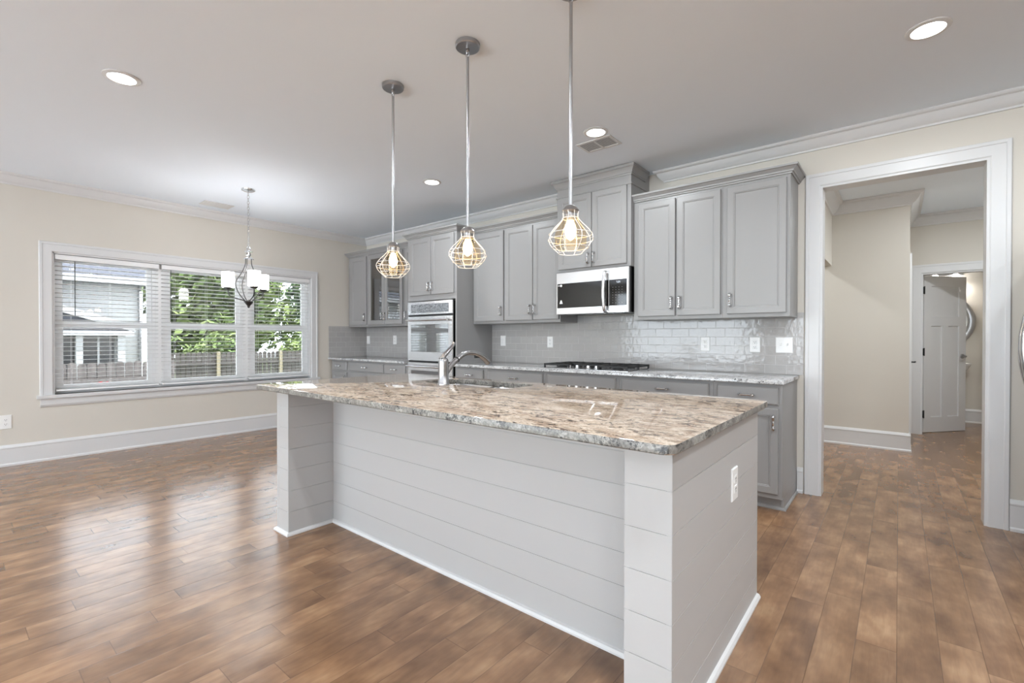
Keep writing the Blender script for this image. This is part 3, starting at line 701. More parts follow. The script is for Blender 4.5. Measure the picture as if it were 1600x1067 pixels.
def seg(m, x, z, ch, hgt=0.016, wd_=0.009, y=0):
    S7 = {'1': 'bc', '2': 'abged', '5': 'afgcd', '7': 'abc', '3': 'abgcd', '4': 'fgbc', '0': 'abcdef', '8': 'abcdefg'}
    t_ = 0.0018; h2 = hgt/2
    pos_ = {'a': (0, wd_, hgt-t_, hgt), 'd': (0, wd_, 0, t_), 'g': (0, wd_, h2-t_/2, h2+t_/2), 'f': (0, t_, h2, hgt), 'b': (wd_-t_, wd_, h2, hgt), 'e': (0, t_, 0, h2), 'c': (wd_-t_, wd_, 0, h2)}
    for s_ in S7[ch]: a, b, c_, d_ = pos_[s_]; m.box(x+a, x+b, y, y+0.0006, z+c_, z+d_)
yy = my-0.0024
seg(m, xd+0.072, 1.692, '7', y=yy); m.box(xd+0.0835, xd+0.0855, yy, yy+0.0006, 1.696, 1.698); m.box(xd+0.0835, xd+0.0855, yy, yy+0.0006, 1.702, 1.704); seg(m, xd+0.089, 1.692, '3', y=yy); seg(m, xd+0.101, 1.692, '4', y=yy)
m.build('clock_digits', 'display', cp)

# ------------------------------------------------------------------ gas cooktop
kx0, kx1, ky0, ky1 = -2.665, -1.765, 3.690, 4.190
c = thing('gas_cooktop', 'stainless gas cooktop with black cast iron grates', 'cooktop', ((kx0+kx1)/2, (ky0+ky1)/2, 0.9142))
MB().loft([[(kx0+i, ky0+i, z), (kx1-i, ky0+i, z), (kx1-i, ky1-i, z), (kx0+i, ky1-i, z)] for i, z in ((0, 0.9145), (0, 0.917), (0.012, 0.922), (0.02, 0.923))]).build('top', 'steel', c)
gw = 0.272
for q, gx in enumerate((kx0+0.022, kx0+0.022+gw+0.020, kx0+0.022+2*(gw+0.020))):
    m = MB(); y0 = ky0+(0.105 if q == 1 else 0.03); y1 = ky1-0.03; zt = 0.958; r = 0.0075
    for a in (gx, gx+gw): m.box(a-r, a+r, y0, y1, zt-0.016, zt)
    for b in (y0, (y0+y1)/2, y1): m.box(gx, gx+gw, b-r, b+r, zt-0.016, zt)
    for a in (gx+gw*0.36, gx+gw*0.64): m.box(a-r*0.8, a+r*0.8, y0, y1, zt-0.012, zt+0.002)
    for a in (gx, gx+gw):
        for b in (y0, (y0+y1)/2, y1): m.box(a-r, a+r, b-r, b+r, 0.923, zt)
    m.build('grate', 'iron', c, bevel=0.002)
    for by in ((y0+y1)/2-0.115, (y0+y1)/2+0.115):
        MB().lathe(gx+gw/2, by, [(0.050, 0.923), (0.050, 0.930), (0.036, 0.932), (0.036, 0.940), (0.030, 0.944)], 18).build('burner', 'iron', c, smooth=40)
for q in range(4):
    x = -2.375+q*0.085+(0.03 if q > 1 else 0)
    MB().lathe(x, ky0+0.050, [(0.024, 0.923), (0.024, 0.930), (0.019, 0.933), (0.018, 0.950), (0.015, 0.952)], 18).build('knob', 'chrome', c, smooth=40)

# ------------------------------------------------------------------ island
IX0, IX1, IYP, IYF, IYB = -3.005, -0.503, 1.636, 1.342, 2.405
isl = thing('kitchen_island', 'white shiplap kitchen island base with end posts', 'island', ((IX0+IX1)/2, 2.0, 0))
def shiplap(m, o_, u, n, w_, z0, z1, first, pitch_, th=0.016):
    o_ = Vector(o_); u = Vector(u); n = Vector(n); zz = Vector((0, 0, 1)); cuts = []
    z = first
    while z < z1-0.01:
        if z > z0+0.01: cuts.append(z)
        z += pitch_
    prof = [(z0, 0)]
    for z in cuts: prof += [(z-0.0013, 0), (z-0.0009, -0.0028), (z+0.0009, -0.0028), (z+0.0013, 0)]
    prof.append((z1, 0)); pr = [(z, d) for z, d in prof]
    lp = [[o_+u*a+zz*z+n*d for z, d in pr]+[o_+u*a+zz*z1-n*th, o_+u*a+zz*z0-n*th] for a in (0, w_)]
    m.loft(lp)
ZT = 0.8835
px = 0.150; e_ = 0.0012
m = MB()
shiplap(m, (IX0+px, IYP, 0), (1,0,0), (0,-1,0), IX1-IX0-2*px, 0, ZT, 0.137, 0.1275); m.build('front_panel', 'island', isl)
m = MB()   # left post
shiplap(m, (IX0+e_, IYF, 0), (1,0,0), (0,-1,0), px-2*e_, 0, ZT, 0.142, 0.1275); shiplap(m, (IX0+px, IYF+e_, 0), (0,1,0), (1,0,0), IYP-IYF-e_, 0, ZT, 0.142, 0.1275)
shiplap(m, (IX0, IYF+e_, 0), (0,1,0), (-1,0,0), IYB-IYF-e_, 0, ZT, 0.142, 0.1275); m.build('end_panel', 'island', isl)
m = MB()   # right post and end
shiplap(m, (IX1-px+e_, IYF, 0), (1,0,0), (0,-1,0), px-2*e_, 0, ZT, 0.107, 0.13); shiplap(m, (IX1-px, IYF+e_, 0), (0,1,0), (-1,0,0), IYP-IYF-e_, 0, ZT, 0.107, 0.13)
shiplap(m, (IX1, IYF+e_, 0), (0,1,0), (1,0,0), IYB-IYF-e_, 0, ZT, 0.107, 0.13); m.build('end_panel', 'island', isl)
m = MB(); m.box(IX0+0.02, IX1-0.02, IYB-0.02, IYB, 0.09, ZT); m.box(IX0+0.02, IX1-0.02, IYB-0.09, IYB-0.075, 0, 0.09); m.build('back_panel', 'cabinet', isl)
for q in range(4):
    a = IX0+0.04+q*0.607; d = None
    d = MB().rbox((a+0.58, IYB, 0.12), (-1,0,0), (0,1,0), 0.58, 0.72, [(0, 0), (0, 0.017), (0.003, 0.02), (0.046, 0.02), (0.058, 0.011)]).build('door', 'cabinet', isl)
SH = [(0, 0), (0.016, 0), (0.016, 0.008), (0.010, 0.017), (0, 0.020)]
SH2 = [(0, 0), (0.016, 0), (0.016, 0.014), (0.012, 0.026), (0, 0.030)]
MB().sweep([(IX1, IYB), (IX1, IYF), (IX1-px, IYF), (IX1-px, IYP), (IX0+px, IYP), (IX0+px, IYF), (IX0, IYF), (IX0, IYB)][::-1], SH, 0).build('shoe_moulding', 'trim', isl)
SINK = (-2.425, -1.715, 2.020, 2.325)
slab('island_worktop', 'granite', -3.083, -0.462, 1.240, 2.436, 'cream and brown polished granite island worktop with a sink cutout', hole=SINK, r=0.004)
# sink: two bowls hung under the cutout
c = thing('kitchen_sink', 'stainless steel double bowl sink set in the island', 'sink', (-2.07, 2.17, 0.70))
def bowl(x0, x1, name, z0):
    y0, y1 = SINK[2]-0.012, SINK[3]+0.012; r = 0.05
    def rr(i, z, rad):
        pts = []
        for cx, cy, s_ in ((x1-i-rad, y1-i-rad, 0), (x0+i+rad, y1-i-rad, 1), (x0+i+rad, y0+i+rad, 2), (x1-i-rad, y0+i+rad, 3)):
            for q in range(6): an = (s_+q/5)*PI/2; pts.append((cx+rad*math.cos(an), cy+rad*math.sin(an), z))
        return pts
    m = MB(); m.loft([rr(-0.02, 0.8832, r), rr(0, 0.8832, r), rr(0.004, 0.87, r), rr(0.010, z0+0.03, r), rr(0.03, z0+0.005, 0.04), rr(0.10, z0, 0.02)], False, True)
    return m.build(name, 'steel', c, smooth=40)
bowl(-2.437, -2.045, 'bowl', 0.70); bowl(-1.995, -1.703, 'bowl', 0.74)
for x, z in ((-2.24, 0.7005), (-1.85, 0.7405)): MB().lathe(x, 2.17, [(0.04, z), (0.04, z+0.003), (0.02, z+0.002)], 20).build('drain', 'chrome', c, smooth=40)
# faucet
fx, fy = -2.165, 1.972
c = thing('kitchen_faucet', 'brushed steel pull-down faucet standing at the island sink', 'faucet', (fx, fy, 0.914))
MB().lathe(fx, fy, [(0.037, 0.9142), (0.037, 0.921), (0.033, 0.926), (0.032, 1.00), (0.031, 1.060), (0.028, 1.072), (0.020, 1.078)], 28).build('body', 'faucet', c, smooth=40)
sx = fx
sp = smoothpath([(sx, fy+0.012, 0.975), (sx, fy+0.060, 1.025), (sx, fy+0.115, 1.066), (sx, fy+0.185, 1.100), (sx, fy+0.255, 1.103), (sx, fy+0.330, 1.083), (sx, fy+0.390, 1.050)], 8)
n_ = len(sp); MB().tube(sp, [0.019-0.002*math.sin(PI*q/(n_-1)) for q in range(n_)], 16).build('spout', 'faucet', c, smooth=40)
h_ = MB(); h_.tube([sp[-1]+Vector((0, -0.016, 0.010)), sp[-1]+Vector((0, 0.012, -0.010)), sp[-1]+Vector((0, 0.020, -0.020))], [0.0185, 0.021, 0.019], 16)
h_.build('spray_head', 'faucet', c, smooth=40)
MB().tube([sp[16]-Vector((0, 0.004, 0.0025)), sp[16]+Vector((0, 0.001, 0.0008))], 0.0205, 16).build('joint_ring', 'slot', c, smooth=40)
MB().box(sx-0.008, sx+0.008, fy+0.275, fy+0.325, 1.068, 1.083).build('spray_button', 'slot', c, bevel=0.003)
lv = smoothpath([(fx, fy-0.010, 1.068), (fx, fy+0.005, 1.092), (fx, fy+0.040, 1.120), (fx, fy+0.075, 1.150), (fx, fy+0.090, 1.172)], 6)
n_ = len(lv); MB().tube(lv, [0.024-0.017*(q/(n_-1))**0.45 + 0.003*(q/(n_-1)) for q in range(n_)], 12).build('lever', 'faucet', c, smooth=40)

# ------------------------------------------------------------------ outlets and switches
def plate(name, label, cat, pos_, u, n, w_, h, kind):
    p = Vector(pos_); u = Vector(u); n = Vector(n); z = Vector((0, 0, 1))
    c = thing(name, label, cat, p, 'white outlet and switch plates')
    fp = MB().rbox(p-u*(w_/2)-z*(h/2), u, n, w_, h, [(0, 0), (0, 0.003), (0.003, 0.006)]).build('faceplate', 'plastic', c)
    cols = [0] if w_ < 0.1 else [-0.023, 0.023]
    for cx in cols:
        if kind == 'outlet':
            for dz in (0.020, -0.020):
                m = MB(); m.rbox(p+u*(cx-0.0165)+z*(dz-0.0145)+n*0.006, u, n, 0.033, 0.029, [(0, 0), (0.001, 0.0015), (0.004, 0.002)]); r_ = m.build('socket', 'plastic', fp)
                m = MB()
                for a, b in ((-0.0065, 0.0025), (0.0065, 0.0025), (0, -0.0075)):
                    m.rbox(p+u*(cx+a-0.0016)+z*(dz+b-0.004)+n*0.0078, u, n, 0.0032, 0.008, [(0, 0), (0.0002, 0.0006)])
                m.build('slots', 'slot', fp)
        else:
            m = MB(); m.rbox(p+u*(cx-0.0165)+z*(-0.033)+n*0.006, u, n, 0.033, 0.066, [(0, 0), (0.001, 0.002), (0.004, 0.003)]) if kind == 'rocker' else m.rbox(p+u*(cx-0.005)+z*(-0.002)+n*0.006, u, n, 0.010, 0.016, [(0, 0), (0.001, 0.009), (0.003, 0.010)])
            m.build('switch_toggle', 'plastic', fp)
    return c
X_, Yn = (1,0,0), (0,-1,0)
yb = D-0.0080
plate('wall_outlet', 'white outlet low on the beige wall left of the windows', 'outlet', (-L, 0.395, 0.412), (0,1,0), (1,0,0), 0.078, 0.128, 'outlet')
plate('wall_switch', 'white switch plate on the tile right of the oven tower', 'switch', (-3.622, yb, 1.167), X_, Yn, 0.076, 0.122, 'rocker')
plate('wall_outlet', 'white outlet on the tile left of the cooktop', 'outlet', (-2.945, yb, 1.157), X_, Yn, 0.076, 0.120, 'outlet')
plate('wall_outlet', 'white outlet on the tile nearest the cooktop on its right', 'outlet', (-1.305, yb, 1.150), X_, Yn, 0.078, 0.122, 'outlet')
plate('wall_outlet', 'white outlet on the tile right beside the double switch', 'outlet', (-0.911, yb, 1.148), X_, Yn, 0.080, 0.124, 'outlet')
plate('wall_switch', 'wide white double switch plate on the tile near the cased opening', 'switch', (-0.700, yb, 1.146), X_, Yn, 0.120, 0.124, 'toggle')
plate('wall_switch', 'white switch plate in the corner of the left backsplash', 'switch', (-6.375, yb, 1.168), X_, Yn, 0.076, 0.122, 'rocker')
plate('wall_outlet', 'white outlet on the tile left of the oven tower', 'outlet', (-5.705, yb, 1.171), X_, Yn, 0.080, 0.130, 'outlet')
plate('island_outlet', 'white outlet on the shiplap end of the island', 'outlet', (IX1, 2.000, 0.625), (0,1,0), (1,0,0), 0.078, 0.128, 'outlet')

# ------------------------------------------------------------------ pendants
px_, py_ = [-2.377, -1.743, -1.112], 1.757
plab = ['wire cage pendant light with a warm bulb, farthest of the three over the island',
        'wire cage pendant light with a warm bulb, middle one of the three over the island',
        'wire cage pendant light with a warm bulb, nearest the camera over the island']
p0 = thing('pendant_light', plab[0], 'pendant light', (px_[0], py_, C), 'cage pendants over the island')
x0, y0 = px_[0], py_
MB().lathe(x0, y0, [(0.064, C-0.0005), (0.064, C-0.018), (0.060, C-0.022), (0.012, C-0.024)], 32).build('canopy', 'nickel', p0, smooth=35)
m = MB(); m.lathe(x0, y0, [(0.008, C-0.024), (0.010, C-0.030), (0.010, C-0.040), (0.006, C-0.044)], 14); m.tube([(x0+0.010*math.cos(a), y0, C-0.055+0.013*math.sin(a)) for a in [2*PI*q/14 for q in range(14)]], 0.003, 6, True)
m.build('swivel', 'nickel', p0, smooth=40)
MB().lathe(x0, y0, [(0.0075, C-0.066), (0.0075, 1.780)], 12).build('rod', 'nickel', p0, smooth=40)
MB().lathe(x0, y0, [(0.009, 1.782), (0.020, 1.778), (0.034, 1.764), (0.038, 1.756), (0.036, 1.752), (0.020, 1.750)], 24).build('socket_cap', 'nickel', p0, smooth=40)
MB().lathe(x0, y0, [(0.016, 1.752), (0.016, 1.715)], 16).build('bulb_base', 'nickel', p0, smooth=40)
cg = MB(); prof = [(0.036, 1.754), (0.034, 1.738), (0.036, 1.722), (0.052, 1.702), (0.074, 1.680), (0.093, 1.657), (0.100, 1.637), (0.095, 1.618), (0.080, 1.598), (0.062, 1.582), (0.052, 1.572)]
for k_ in range(8):
    a = 2*PI*(k_+0.35)/8; cg.tube([(x0+r*math.cos(a), y0+r*math.sin(a), z) for r, z in smoothpath([(r, z, 0) for r, z in prof], 3) and [(p.x, p.y) for p in smoothpath([(r, z, 0) for r, z in prof], 3)]], 0.0015, 6)
for r, z in ((0.036, 1.724), (0.094, 1.655), (0.099, 1.630), (0.079, 1.597), (0.052, 1.572)):
    cg.tube([(x0+r*math.cos(a), y0+r*math.sin(a), z) for a in [2*PI*q/36 for q in range(36)]], 0.0015, 6, True)
cg.build('wire_cage', 'wire', p0, smooth=50)
MB().lathe(x0, y0, [(0.030, 1.732), (0.031, 1.720), (0.046, 1.700), (0.063, 1.672), (0.070, 1.645), (0.068, 1.612), (0.062, 1.590)], 32, False).build('glass_shade', 'amber', p0, smooth=60)
MB().lathe(x0, y0, [(0.013, 1.716), (0.018, 1.700), (0.024, 1.682), (0.026, 1.664), (0.022, 1.646), (0.012, 1.634), (0.003, 1.628)], 20).build('light_bulb', 'bulb', p0, smooth=60)
lamp('bulb_glow', 'POINT', (x0, y0, 1.665), 2.0, (1.0, 0.82, 0.62), p0, 0.04)
for i in (1, 2): copy_tree(p0, (px_[i], py_, C), plab[i])

# ------------------------------------------------------------------ chandelier
hx, hy = -5.195, 2.038
c = thing('chandelier', 'three-light bronze chandelier with white glass shades by the windows', 'chandelier', (hx, hy, C))
MB().lathe(hx, hy, [(0.065, C-0.0005), (0.063, C-0.012), (0.040, C-0.024), (0.012, C-0.030)], 28).build('canopy', 'chrome', c, smooth=40)
m = MB(); z = C-0.030; q = 0
while z > 2.125:
    zz = z-0.019; a0 = 0 if q % 2 else PI/2
    pts = []
    for k_ in range(16):
        an = 2*PI*k_/16; lx = 0.0095*math.cos(an); lz = 0.0175*math.sin(an)
        pts.append((hx+lx*math.cos(a0+0.7), hy+lx*math.sin(a0+0.7), zz+lz))
    m.tube(pts, 0.0022, 6, True); z -= 0.0295; q += 1
m.build('chain', 'nickel', c, smooth=50)
m = MB(); m.tube([(hx+0.018*math.cos(a)*0.64, hy+0.018*math.cos(a)*0.77, 2.118+0.020*math.sin(a)) for a in [2*PI*q/18 for q in range(18)]], 0.003, 6, True)
m.lathe(hx, hy, [(0.004, 2.098), (0.040, 2.092), (0.041, 2.087), (0.012, 2.082), (0.020, 2.068), (0.026, 2.058), (0.020, 2.046), (0.012, 2.040), (0.030, 2.028), (0.048, 2.015), (0.050, 2.010), (0.010, 2.008)], 24)
m.build('top_hub', 'chrome', c, smooth=40)
m = MB(); m.lathe(hx, hy, [(0.008, 1.590), (0.042, 1.576), (0.044, 1.570), (0.030, 1.552), (0.018, 1.535), (0.012, 1.528), (0.014, 1.520), (0.004, 1.508)], 24); m.build('bottom_hub', 'bronze', c, smooth=40)
ra, ua = Vector((0.365, 0.931)), Vector((0.931, -0.365))     # right and towards the room
def dirv(deg): a = math.radians(deg); return ra*math.sin(a)+ua*math.cos(a)
for deg in (15, 135, 255):
    v = dirv(deg)
    P_ = lambda r, z: (hx+v.x*r, hy+v.y*r, z)
    arm = MB().tube(smoothpath([P_(0.020, 1.572), P_(0.060, 1.590), P_(0.110, 1.604), P_(0.158, 1.620), P_(0.185, 1.650), P_(0.190, 1.695)], 7), 0.0055, 8).build('arm', 'bronze', c, smooth=50)
    MB().lathe(hx+v.x*0.19, hy+v.y*0.19, [(0.006, 1.690), (0.030, 1.700), (0.040, 1.712), (0.040, 1.717)], 20).build('shade_cup', 'bronze', arm, smooth=40)
    MB().lathe(hx+v.x*0.19, hy+v.y*0.19, [(0.050, 1.717), (0.057, 1.722), (0.058, 1.80), (0.057, 1.872), (0.054, 1.872), (0.055, 1.80), (0.053, 1.727)], 28, False).build('glass_shade', 'shade', arm, smooth=40)
    lamp('shade_glow', 'POINT', P_(0.19, 1.86), 4.5, (0.95, 0.96, 1.0), arm, 0.05)
for deg in (-75, 75, 195):
    v = dirv(deg+15 if deg != -75 else -80); P_ = lambda r, z: (hx+v.x*r, hy+v.y*r, z)
    MB().tube(smoothpath([P_(0.026, 2.010), P_(0.030, 1.950), P_(0.060, 1.870), P_(0.108, 1.790), P_(0.115, 1.730), P_(0.085, 1.650), P_(0.040, 1.590), P_(0.020, 1.572)], 6), 0.0050, 8).build('scroll_rod', 'bronze', c, smooth=50)

# ------------------------------------------------------------------ recessed lights and vents
cans = [(-3.538, 0.693), (0.103, 3.112), (-1.746, 3.104), (-3.544, 3.079)]
clab = ['round recessed ceiling light above the open dining floor, left of the pendants', 'round recessed ceiling light near the cased opening at the right',
        'round recessed ceiling light beside the ceiling vent over the cooktop', 'round recessed ceiling light in front of the oven tower']
can_proto = None
def make_can(x, y, label):
    c = thing('recessed_light', label, 'ceiling light', (x, y, C), 'recessed ceiling lights')
    m = MB(); n_ = 32
    pr = [(0.090, C-0.0003), (0.090, C-0.004), (0.084, C-0.007), (0.068, C-0.009), (0.066, C-0.0003)]
    m.loft([[(x+r*math.cos(2*PI*k_/n_), y+r*math.sin(2*PI*k_/n_), z) for k_ in range(n_)] for r, z in pr], False, False); m.build('trim_ring', 'trim', c, smooth=40)
    MB().lathe(x, y, [(0.066, C-0.0005), (0.066, C-0.0055), (0.060, C-0.0065)], 32).build('lens', 'lens', c, smooth=40)
    lamp('downlight', 'AREA', (x, y, C-0.012), CAN_W, (0.90, 0.955, 1.0), c, 0.13)
    return c
can_proto = make_can(*cans[0], clab[0])
for (x, y), lb in zip(cans[1:], clab[1:]): copy_tree(can_proto, (x, y, C), lb)
# unseen lamps: grid pair and passage lamp inferred, others added for brightness
for x, y, lb in ((-1.746, 0.693, 'round recessed ceiling light above the seating side of the island'), (0.103, 0.693, 'round recessed ceiling light above the camera'), (-3.54, -1.75, 'added unseen ceiling light behind the camera at the left'), (-1.0, -1.75, 'added unseen ceiling light behind the camera at the right'),
                 (1.95, 0.693, 'added unseen ceiling light over the area right of the camera'), (1.95, -1.75, 'added unseen ceiling light behind the camera, farthest right'), (1.95, 2.30, 'added unseen ceiling light right of the refrigerator'),
                 (1.05, 1.90, 'added unseen ceiling light between the island end and the refrigerator'), (1.05, -0.55, 'added unseen ceiling light just right of the camera'), (0.95, 6.30, 'added unseen ceiling light in the hall before the powder room'),
                 (0.45, 5.05, 'added unseen ceiling light in the hall just behind the opening'), (-1.5, 6.05, 'round recessed ceiling light in the side passage off the hall')):
    cn = copy_tree(can_proto, (x, y, C), lb)
    if (x, y) in ((1.05, 1.90), (0.95, 6.30)):          # added lamps made stronger to lift the island end, floor and hall
        for ch in cn.children:
            if ch.type == 'LIGHT': ch.data = ch.data.copy(); ch.data.energy = CAN_W*1.9
def vent(label, cx, cy, wx, wy, along):
    c = thing('ceiling_vent', label, 'vent', (cx, cy, C), 'ceiling air vents')
    z0, z1 = C-0.007, C-0.0004; b = 0.022; m = MB()
    x0, x1, y0, y1 = cx-wx/2, cx+wx/2, cy-wy/2, cy+wy/2
    m.box(x0, x1, y0, y0+b, z0, z1); m.box(x0, x1, y1-b, y1, z0, z1); m.box(x0, x0+b, y0+b, y1-b, z0, z1); m.box(x1-b, x1, y0+b, y1-b, z0, z1)
    if along == 'x': m.box(cx-0.008, cx+0.008, y0+b, y1-b, z0, z1)
    else: m.box(x0+b, x1-b, cy-0.008, cy+0.008, z0, z1)
    m.build('frame', 'trim', c)
    MB().box(x0+b, x1-b, y0+b, y1-b, C-0.0015, C-0.0005).build('duct_back', 'ductgrey', c)
    m = MB(); n_ = 9
    for hf in (0, 1):
        for q in range(n_):
            if along == 'x':
                a, e = (x0+b, cx-0.008) if hf == 0 else (cx+0.008, x1-b); y = y0+b+(y1-y0-2*b)*(q+0.5)/n_; s_ = 0.0076
                m.loft([[(a, y-s_, z0+0.001), (a, y+s_, z0+0.004), (a, y+s_, z0+0.0048), (a, y-s_, z0+0.0018)], [(e, y-s_, z0+0.001), (e, y+s_, z0+0.004), (e, y+s_, z0+0.0048), (e, y-s_, z0+0.0018)]])
            else:
                a, e = (y0+b, cy-0.008) if hf == 0 else (cy+0.008, y1-b); x = x0+b+(x1-x0-2*b)*(q+0.5)/n_; s_ = 0.0076
                m.loft([[(x-s_, a, z0+0.001), (x+s_, a, z0+0.004), (x+s_, a, z0+0.0048), (x-s_, a, z0+0.0018)], [(x-s_, e, z0+0.001), (x+s_, e, z0+0.004), (x+s_, e, z0+0.0048), (x-s_, e, z0+0.0018)]])
    m.build('louvres', 'trim', c)
vent('white ceiling vent beside the recessed light over the cooktop', -1.835, 3.310, 0.30, 0.20, 'x')
vent('white ceiling vent near the windows, left of the chandelier', -6.065, 2.040, 0.20, 0.30, 'y')

# ------------------------------------------------------------------ fridge at the right edge
c = thing('refrigerator', 'stainless refrigerator at the right edge, only its curved handle in view', 'refrigerator', (1.0, 3.74, 0))
MB().box(0.72, 1.42, 3.29, 4.19, 0.02, 1.78).build('body', 'black', c, bevel=0.004)
for y0, y1, s_ in ((3.295, 3.738, -1), (3.742, 4.185, 1)):
    d = MB().box(0.655, 0.715, y0, y1, 0.70, 1.775).build('door', 'steel', c, bevel=0.006)
    y = 3.738-0.035 if s_ < 0 else 3.742+0.035
    m = MB(); m.tube(smoothpath([(0.652, y, 0.80), (0.605, y, 0.83), (0.545, y, 0.95), (0.520, y, 1.15), (0.545, y, 1.35), (0.605, y, 1.47), (0.652, y, 1.50)], 8), 0.015, 12); m.build('handle', 'chrome', d, smooth=50)
d = MB().box(0.655, 0.715, 3.295, 4.185, 0.06, 0.69).build('freezer_drawer', 'steel', c, bevel=0.006)
m = MB(); m.tube(smoothpath([(0.652, 3.40, 0.60), (0.600, 3.43, 0.60), (0.585, 3.74, 0.60), (0.600, 4.05, 0.60), (0.652, 4.08, 0.60)], 8), 0.014, 12); m.build('handle', 'chrome', d, smooth=50)

# ------------------------------------------------------------------ powder room fittings
c = thing('round_mirror', 'round silver framed mirror on the powder room wall', 'mirror', (0.405, PB, 1.44))
n_ = 48
def ring_y(m, cx, cz, prof_):
    m.loft([[(cx+r*math.cos(2*PI*q/n_), y, cz+r*math.sin(2*PI*q/n_)) for q in range(n_)] for r, y in prof_], False, False)
m = MB(); ring_y(m, 0.405, 1.44, [(0.33, PB-0.001), (0.33, PB-0.016), (0.345, PB-0.022), (0.360, PB-0.016), (0.372, PB-0.030), (0.400, PB-0.034), (0.425, PB-0.026), (0.430, PB-0.001)]); m.build('frame', 'silverframe', c, smooth=40)
MB().loft([[(0.405+0.335*math.cos(2*PI*q/n_), y, 1.44+0.335*math.sin(2*PI*q/n_)) for q in range(n_)] for y in (PB-0.006, PB-0.012)]).build('glass', 'mirror', c)
c = thing('pedestal_sink', 'white pedestal sink behind the open powder room door', 'sink', (0.46, 9.02, 0))
def oval(cx, cy, a, b, z, n_=32): return [(cx+a*math.cos(2*PI*q/n_), cy+b*math.sin(2*PI*q/n_), z) for q in range(n_)]
m = MB(); m.loft([oval(0.46, 9.03, 0.10, 0.09, 0.62), oval(0.46, 9.02, 0.18, 0.14, 0.68), oval(0.46, 9.01, 0.27, 0.205, 0.76), oval(0.46, 9.01, 0.305, 0.232, 0.82), oval(0.46, 9.01, 0.315, 0.240, 0.845), oval(0.46, 9.01, 0.312, 0.238, 0.855), oval(0.46, 9.01, 0.28, 0.205, 0.852), oval(0.46, 9.01, 0.22, 0.15, 0.77), oval(0.46, 9.01, 0.05, 0.04, 0.74)])
m.build('basin', 'porcelain', c, smooth=50)
MB().lathe(0.46, 9.05, [(0.14, 0.0), (0.14, 0.02), (0.10, 0.06), (0.075, 0.25), (0.075, 0.50), (0.10, 0.63)], 24).build('pedestal', 'porcelain', c, smooth=40)
m = MB(); m.lathe(0.46, 9.20, [(0.022, 0.853), (0.020, 0.90), (0.012, 0.91)], 14); m.tube(smoothpath([(0.46, 9.20, 0.89), (0.46, 9.14, 0.93), (0.46, 9.09, 0.91)], 5), 0.010, 8); m.build('tap', 'chrome', c, smooth=40)
c = thing('vanity_light', 'three-shade vanity light glowing above the powder room door', 'wall light', (0.40, PB, 2.12))
MB().box(0.10, 0.70, PB-0.03, PB-0.001, 2.10, 2.16).build('backplate', 'nickel', c, bevel=0.006)
for x in (0.18, 0.40, 0.62):
    a = MB().tube(smoothpath([(x, PB-0.03, 2.13), (x, PB-0.09, 2.16), (x, PB-0.12, 2.14), (x, PB-0.12, 2.115)], 5), 0.007, 8).build('arm', 'nickel', c, smooth=40)
    MB().lathe(x, PB-0.12, [(0.020, 2.118), (0.035, 2.10), (0.045, 2.06), (0.060, 2.00)], 20, False).build('shade', 'shade', a, smooth=40)
    lamp('shade_glow', 'POINT', (x, PB-0.12, 2.03), 7.0, (1.0, 0.95, 0.88), a, 0.04)

# ------------------------------------------------------------------ outdoors
GZ = -1.25
struct(MB().box(-60, -L-T-0.01, -40, 60, GZ-0.2, GZ).build('ground', 'grass'))
M['bounce_pale'] = paint('pale_bounce_ground', (0.70, 0.71, 0.72), 0.9, 0.05)
m = MB(); m.box(-11.7, -L-T-0.02, -16, 12, GZ, GZ+0.02); m.box(-L-T-0.02, 8, -16, YF-T-0.02, GZ, GZ+0.02); struct(m.build('ground_bounce', 'bounce_pale'))  # unseen pale ground added to bounce daylight up to the ceiling
h = thing('neighbour_house', 'pale sided neighbouring house with a grey shingle roof and porch gable', 'house', (-18, -2, GZ))
MB().box(-24, -16, -10, 3.56, GZ, 2.78).build('wall', 'siding', h)
m = MB(); m.loft([[(-15.55, y, 2.74), (-20, y, 4.55), (-24.45, y, 2.74), (-24.45, y, 2.60), (-15.55, y, 2.60)] for y in (-10.4, 3.85)]); m.build('roof', 'shingle', h)
MB().box(-15.56, -15.50, -10.4, 3.86, 2.58, 2.76).build('fascia', 'housewhite', h)
MB().tube([(-15.85, 3.50, 2.6), (-15.93, 3.50, 2.45), (-15.93, 3.50, GZ)], 0.05, 8).build('downspout', 'nickel', h)
MB().box(-15.99, -14.52, -3.6, 2.72, GZ, 1.40).build('porch_wall', 'siding', h)
m = MB(); m.loft([[(x, -4.05, 1.42), (x, -0.45, 2.62), (x, 3.02, 1.45), (x, 3.02, 1.36), (x, -4.05, 1.36)] for x in (-14.30, -15.99)]); m.build('porch_roof', 'shingle', h)
m = MB()
for a, b in (((-4.05, 1.42), (-0.45, 2.62)), ((-0.45, 2.62), (3.02, 1.45))): m.loft([[(x, a[0], a[1]-0.12), (x, b[0], b[1]-0.12), (x, b[0], b[1]+0.04), (x, a[0], a[1]+0.04)] for x in (-14.28, -14.24)])
m.box(-14.5, -14.24, -4.0, 3.0, 1.25, 1.36); m.build('porch_fascia', 'housewhite', h)
for a, b in ((1.50, 1.96), (2.09, 2.66), (0.5, 1.1), (-0.5, 0.3)):
    f = MB().box(-14.52, -14.48, a-0.05, b+0.05, -0.65, 1.26).build('window_frame', 'housewhite', h)
    MB().box(-14.48, -14.47, a, b, -0.60, 1.22).build('window_pane', 'darkwin', f)
    if b-a > 0.5: MB().box(-14.47, -14.455, (a+b)/2-0.02, (a+b)/2+0.02, -0.6, 1.22).build('mullion', 'housewhite', f)
MB().box(-14.45, -14.30, 1.965, 2.085, GZ, 1.36).build('porch_post', 'housewhite', h)
